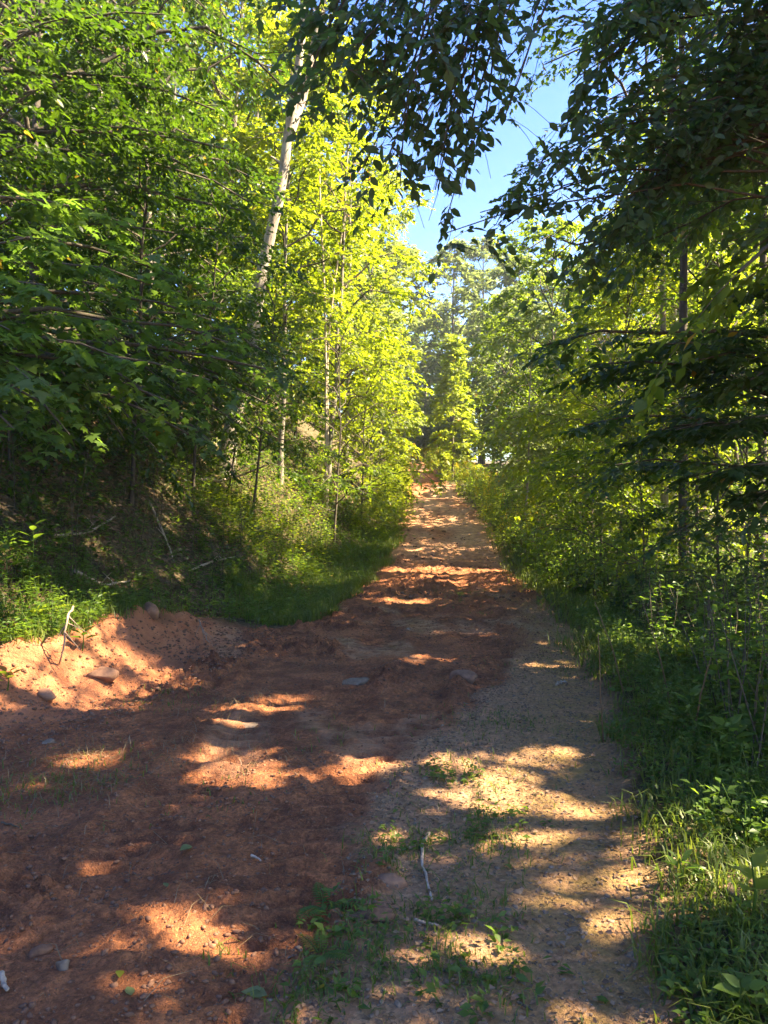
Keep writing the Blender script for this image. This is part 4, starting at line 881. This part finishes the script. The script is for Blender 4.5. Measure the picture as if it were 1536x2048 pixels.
for (px, row, s, sq, mat, lab, seed) in [
    (785, 1775, .062, (1.25, .9, .65), 'stone_red', 'rounded red-brown stone beside the grey stick', 3),
    (707, 1366, .15, (1.3, .8, .6), 'stone_grey', 'flat tan rock half sunk in the middle of the track', 4),
    (928, 1362, .15, (1.1, .8, .8), 'stone_red', 'blocky red rock standing on the right half of the track', 5),
    (205, 1368, .13, (1.2, .9, .7), 'stone_red', 'big smooth red lump at the foot of the sunlit bank', 6),
    (297, 1238, .13, (.9, .8, 1.0), 'stone_red', 'red boulder set in the shaded bank face', 7),
    (95, 1400, .085, (1.3, 1, .7), 'stone_red', 'oval red stone in front of the sunlit bank', 8),
    (98, 1488, .055, (1, .9, .8), 'stone_grey', 'small pale stone by the grass clump at the left', 9),
    (125, 1935, .036, (1, .8, 1.2), 'stone_grey', 'upright tan stone near the lower left corner', 10),
    (815, 1262, 0.060, (1.1, .7, .6), 'stone_grey', 'whitish stone lying where the track dips', 11),
    (1036, 1790, .030, (1.2, 1, .6), 'stone_grey', 'pale round stone left of the large sunny patch', 12),
    (1042, 1863, .026, (1, 1, .8), 'stone_red', 'reddish stone below the large sunny patch', 13),
    (1150, 1864, 0.033, (1.5, .9, .22), 'stone_grey', 'thin flat slab below the large sunny patch', 14),
    (835, 1975, .022, (1, 1, .8), 'stone_grey', 'grey pebble on the shoulder near the bottom edge', 15),
    (1262, 1912, 0.030, (1.4, .9, .4), 'stone_grey', 'tan flat stone at the bottom of the tan strip', 16),
    (1465, 1785, .04, (1, .8, .9), 'stone_grey', 'pinkish stone under the broad-leaved plant', 17),
    (500, 1448, 0.060, (1.5, .9, .4), 'stone_grey', 'greyish slab below the sunny strip of straw', 18),
    (410, 1828, .022, (1, .9, .8), 'stone_red', 'small brown stone above the lower sunny patch', 19),
    (82, 1905, .045, (1.1, 1, .8), 'clod', 'dark lump of clay at the lower left', 20),
    (740, 1835, .075, (1.5, .8, .5), 'clod', 'long clod of brown clay left of the stick', 21)]:
    c = G(px, row); V, F = ico(2, seed, .06, sq)
    V = V*(1+.28*fbm(V[:, 0]*1.9+seed, V[:, 1]*1.9+V[:, 2]*1.7, 4, seed)[:, None])*s
    o = link('stone' if mat != 'clod' else 'clay_lump', mesh_np('stone', V, [F], M[mat], None, True)); o.location = (c[0], c[1], float(Z1(c[0], c[1]))-s*sq[2]*.12); o.rotation_euler = (0, 0, RNG.uniform(-.5, .5))
    tag(o, lab, 'stone' if mat != 'clod' else 'clay lump')

# ---------------------------------------------------------------- sticks, roots, dead branches
def stick(name, label, cat, pts, r, mat='dead', forks=(), base=None):
    pts = resample(np.array(pts), 10); pts[1:-1] += RNG.normal(0, r*.35, (8, 3)); b = pts[0].copy()
    root = thing(name, label, cat, b)
    V, F = tubes((pts-b)[None], np.linspace(r, r*.55, 10)[None]*RNG.uniform(.85, 1.15, (1, 10)), 7); cap = [np.arange(7)[::-1][None], (np.arange(7)+63)[None]]
    link('stem', mesh_np('stem', V, [F]+cap, M[mat], None, True), root)
    for (i, d, l) in forks:
        q = np.array([pts[i]-b+np.array(d)*l*t+np.array([0, 0, -.05*l*t*t]) for t in np.linspace(0, 1, 5)])
        V, F = tubes(q[None], np.linspace(r*.5, r*.15, 5)[None], 5); link('side_branch', mesh_np('side_branch', V, [F], M[mat], None, True), root)
    return root
def on(px, row, up=.012):
    c = G(px, row); c[2] = float(Z1(c[0], c[1]))+up; return c
stick('fallen_stick', 'crooked grey stick lying on the shoulder beside the red stone', 'stick', [on(858, 1672), on(842, 1700), on(843, 1735), on(853, 1770), on(864, 1808)], .009)
stick('fallen_stick', 'short brown stick under the crooked grey one', 'stick', [on(830, 1850), on(850, 1855), on(880, 1862)], .008, 'root')
stick('wood_splinter', 'short pale splinter of wood on the churned soil', 'stick', [on(503, 1721), on(511, 1725), on(522, 1732)], .0065)
stick('fallen_stick', 'thin dark twig by the lower left edge', 'stick', [on(2, 1652), on(20, 1656), on(38, 1664)], .006, 'twig')
stick('fallen_stick', 'grey branch end poking in at the lower left corner', 'stick', [on(0, 1968, .03), on(8, 1985, .02), on(14, 1998)], .012, 'dead')
stick('fallen_stick', 'thin twig among pebbles near the bottom edge', 'stick', [on(1035, 2020), on(1050, 2030), on(1066, 2036)], .005, 'twig')
stick('fallen_stick', 'pale chip of wood at the right rim of the churned soil', 'stick', [on(1112, 1372), on(1122, 1368), on(1133, 1370)], .018)
# long dead branch on the sunny ridge
a = on(405, 962, .15); stick('dead_branch', 'long bleached branch lying across the sunny ridge of the left bank', 'branch', [on(395, 968, .1), on(448, 972, .18), W(500, 945, on(448, 972)[1]-.1), W(537, 928, on(448, 972)[1]-.2)], .045, 'dead', [(4, (-.6, 0, .6), .6), (6, (.2, 0, .9), .5)])
for lab, a_, b_ in (('dead branch lying on the litter of the dark left slope', (110, 1080), (230, 1040)), ('thin fallen branch pointing down the shaded slope', (300, 1010), (345, 1120)), ('short fallen branch above the shaded end of the clay bank', (380, 1150), (470, 1120)), ('fallen branch beside the weedy lip at the left', (150, 1150), (260, 1170))):
    p0 = on(*a_, .05); p1 = on(*b_, .05); m0 = .5*(p0+p1); m0[2] = float(Z1(m0[0], m0[1]))+.08
    stick('dead_branch', lab, 'branch', [p0, m0, p1], .022, 'dead', [(4, (.5, -.3, .5), .35), (6, (-.4, -.3, .6), .3)])
# roots hanging out of the clay bank
rx = on(118, 1345); y0 = rx[1]
stick('hanging_root', 'pale root hanging down the sunlit clay bank', 'root', [W(146, 1213, y0+.25), W(135, 1235, y0), W(129, 1265, y0-.03), W(127, 1300, y0-.04), rx], .012, 'root', [(3, (.6, -.1, -.5), .22), (4, (-.4, -.2, -.7), .2), (5, (.7, -.1, -.7), .2), (4, (.9, -.1, -.35), .25)])
rx = on(420, 1298); y0 = rx[1]
stick('hanging_root', 'tangle of thin roots at the shaded end of the bank', 'root', [W(398, 1240, y0+.4), W(405, 1262, y0+.1), W(415, 1280, y0), rx], .009, 'root', [(3, (.5, -.2, -.6), .35), (4, (.2, -.3, -.7), .3), (5, (.7, -.1, -.5), .3), (2, (-.3, -.3, -.8), .3)])
# dead brush in the thicket and on the bank
def brush(name, label, base, h, n, spread, mat='dead', r=.012):
    b = np.array(base, float); root = thing(name, label, 'branch', b)
    for i in range(n):
        az = RNG.uniform(0, 6.28); e = b+np.array([cos(az)*spread*RNG.uniform(.3, 1), sin(az)*spread*.5, h*RNG.uniform(.6, 1)])
        p = resample(arc(b, e, .1*h, 7, .08), 7)-b
        V, F = tubes(p[None], np.linspace(r, r*.25, 7)[None], 5); st = link('stem', mesh_np('stem', V, [F], M[mat], None, True), root)
        q = np.array([resample(arc(p[k], p[k]+np.array([RNG.normal(0, .25), RNG.normal(0, .15), RNG.uniform(.1, .4)])*h*.5, 0), 4) for k in (3, 4, 4, 5, 5)])
        V, F = tubes(q, np.linspace(r*.35, r*.12, 4)[None].repeat(len(q), 0), 4); link('twigs', mesh_np('twigs', V, [F], M[mat], None), st)
brush('dead_brush', 'bare pinkish dead branches above the right thicket', W(1225, 735, 19)+np.array([0, 0, 0]), 1.0, 6, .9)
c = on(435, 925, 0); brush('dead_brush', 'heap of bare dead twigs at the foot of the forked tree', c, 1.0, 9, .8, 'dead', .016)
# pale dead stalks along the right verge
for (px, row, dx, h, lab) in [(1205, 1490, -.03, .75, 'pale dry stalk at the front of the right thicket'), (1250, 1400, -.25, .8, 'dry stalk leaning left over the verge'), (1345, 1440, -.22, .85, 'tall thin dry stalk in front of the dark shrubs'), (1385, 1480, .16, .7, 'upright tan stalk right of the tall thin one')]:
    c = G(px, row); c[2] = float(Z1(c[0], c[1])); stick('dry_stalk', lab, 'stalk', [c, c+np.array([dx*.4, 0, h*.5]), c+np.array([dx, 0, h])], .006, 'straw')

# ---------------------------------------------------------------- individual leafy plants and ferns
def fern(label, c, n, L, mat='lf_herb'):
    root = thing('fern', label, 'fern', c)
    for i in range(n):
        az = i*2*pi/n+RNG.normal(0, .3); k = 15; t = np.linspace(.08, 1, k)
        l = L*RNG.uniform(.75, 1.1); d = np.array([cos(az), sin(az), 0])
        P = d*(l*t*.85)[:, None]+UP*(l*(.55*t-.42*t*t))[:, None]; s = np.array([-sin(az), cos(az), 0])
        ln = l*.24*np.sin(np.clip(t*1.05, 0, 1)*pi*.78+.5)*np.linspace(1, .55, k)
        Q = np.concatenate([P, P]); D = np.concatenate([np.tile(s+d*.35, (k, 1)), np.tile(-s+d*.35, (k, 1))]); S = np.concatenate([ln, ln])
        fr = link('frond', leaves_mesh('frond', Q, D, np.broadcast_to(UP, Q.shape)+RNG.normal(0, .1, Q.shape), S, M[mat], KITE, .30, np.full(len(Q), RNG.uniform())), root)
        V, F = tubes(P[None], np.linspace(.003, .001, k)[None], 3); link('rachis', mesh_np('rachis', V, [F], M['lf_herb'], {'v': np.full(len(V), .8)}), fr)
fern('fern frond lying on the red soil by the shoulder grass', on(648, 1815, .01), 3, .26)
fern('fern in the grass clump near the bottom edge', on(640, 1925, .01), 4, .2)
fern('bright fern on the lip of the sunlit bank', on(75, 1235, .02), 7, .5, 'lf_lime')
fern('fern at the left edge above the clay bank', on(20, 1270, .02), 6, .4)
fern('fern in the shade of the ditch grass', on(520, 1235, .02), 6, .45)
fern('dark fern under the shrubs at the right edge', on(1510, 1470, .02), 6, .4)
fern('fern on the leaf litter of the left bank', on(210, 1190, .02), 5, .4)
def broad_plant(label, c, h, n, ls, mat='lf_lime', lw=.62, name='broadleaf_plant'):
    root = thing(name, label, 'plant', c)
    V, F = tubes(np.array([[(0, 0, 0), (.01, 0, h*.5), (0, .01, h)]]), np.array([[.006, .005, .003]]), 6)
    link('stem', mesh_np('stem', V, [F], M['lf_herb'], {'v': np.full(len(V), .4)}, True), root)
    for i in range(n):
        az = i*2.4+RNG.normal(0, .2); t = 1-.55*i/n; e = .55-.5*(1-t); d = np.array([[cos(az)*cos(e), sin(az)*cos(e), sin(e)]])
        p = np.array([[0, 0, h*t]])+d*ls*.18; s = ls*RNG.uniform(.75, 1.1)*(1.05 if i > 2 else .8)
        nrm = np.array([[-cos(az)*.5, -sin(az)*.5, 1.]])+RNG.normal(0, .15, (1, 3))
        link('leaf', leaves_mesh('leaf', p, d, nrm, np.array([s]), M[mat], OVATE, lw, RNG.uniform(0, 1, 1)), root)
def gz(px, row): c = G(px, row); c[2] = float(Z1(c[0], c[1])); return c
broad_plant('lime-green broad-leaved plant in sun at the right edge', gz(1505, 1850), .25, 9, .095)
broad_plant('broad-leaved plant in the bottom right corner', gz(1490, 2046), .08, 8, .085, 'lf_herb', .8)
broad_plant('plant with drooping lance leaves on the sunlit verge', gz(1360, 1770), .12, 8, .085, 'lf_herb', .36)
broad_plant('shaded seedling with pale leaves at the front of the right thicket', gz(1450, 1440), .42, 12, .14, 'lf_herb', .6)
broad_plant('leafy seedling beside the dry stalks', gz(1380, 1470), .3, 11, .13, 'lf_herb', .6)
broad_plant('tall leafy weed at the right edge of the verge', gz(1460, 1560), .3, 12, .13, 'lf_herb', .6)
broad_plant('leafy shoot at the lip of the clay bank beside the pale root', gz(165, 1310), .2, 9, .11, 'lf_herb', .6)
broad_plant('broad-leaved shoot at the left edge in front of the bank', gz(15, 1400), .14, 8, .14, 'lf_lime', .5)
broad_plant('seedling standing alone on the dark left slope', gz(65, 1150), .5, 10, .16, 'lf_herb', .6)
broad_plant('seedling at the far left over the weedy bank', gz(12, 1180), .4, 10, .15, 'lf_herb', .6)
for (px, row, s, mat, lab) in [(383, 1700, .075, 'lf_pale', 'pale green fallen leaf on the churned soil'), (1218, 2008, .05, 'lf_herb', 'green fallen leaf at the bottom of the tan strip'), (535, 1990, .09, 'lf_pale', 'curled grey-green leaf by the grass near the bottom edge'), (262, 2012, .05, 'lf_pale', 'small whitish leaf near the bottom left'), (240, 1967, .05, 'lf_lime', 'small green leaf left of the lower sunny patch'), (855, 1555, .13, 'lf_herb', 'dark green fallen leaf left of the sunlit weeds'), (335, 1798, .04, 'lf_pale', 'tiny pale leaf on the churned soil'), (1010, 1735, .06, 'lf_herb', 'green leaf flat on the shoulder')]:
    c = on(px, row, .012); az = RNG.uniform(0, 6.28)
    o = link('fallen_leaf', leaves_mesh('fallen_leaf', np.zeros((1, 3)), np.array([[cos(az), sin(az), .15]]), np.array([[.2, -.1, 1.]]), np.array([s]), M[mat], OVATE, .6)); o.location = c
    tag(o, lab, 'leaf')

# ---------------------------------------------------------------- the air
hz = bpy.data.materials.new('haze'); nt, N, L = nodes(hz)
pv = N.new('ShaderNodeVolumePrincipled'); pv.inputs['Color'].default_value = (.85, .92, 1, 1); pv.inputs['Density'].default_value = .0007; pv.inputs['Anisotropy'].default_value = .2
o_ = N.new('ShaderNodeOutputMaterial'); L.new(pv.outputs[0], o_.inputs['Volume'])
bx = np.array([(x, y, z) for x in (-170, 170) for y in (-60, 290) for z in (-4, 60)], float)
o = link('haze', mesh_np('haze', bx, [np.array([[0, 1, 3, 2], [4, 6, 7, 5], [0, 4, 5, 1], [2, 3, 7, 6], [0, 2, 6, 4], [1, 5, 7, 3]])], hz)); o['kind'] = 'stuff'
print('TOTAL TRIS', sum(sum(len(p.vertices)-2 for p in me.polygons) if len(me.polygons) < 3000 else sum(1 for _ in range(0))+int(len(me.loops)-2*len(me.polygons)) for me in bpy.data.meshes))
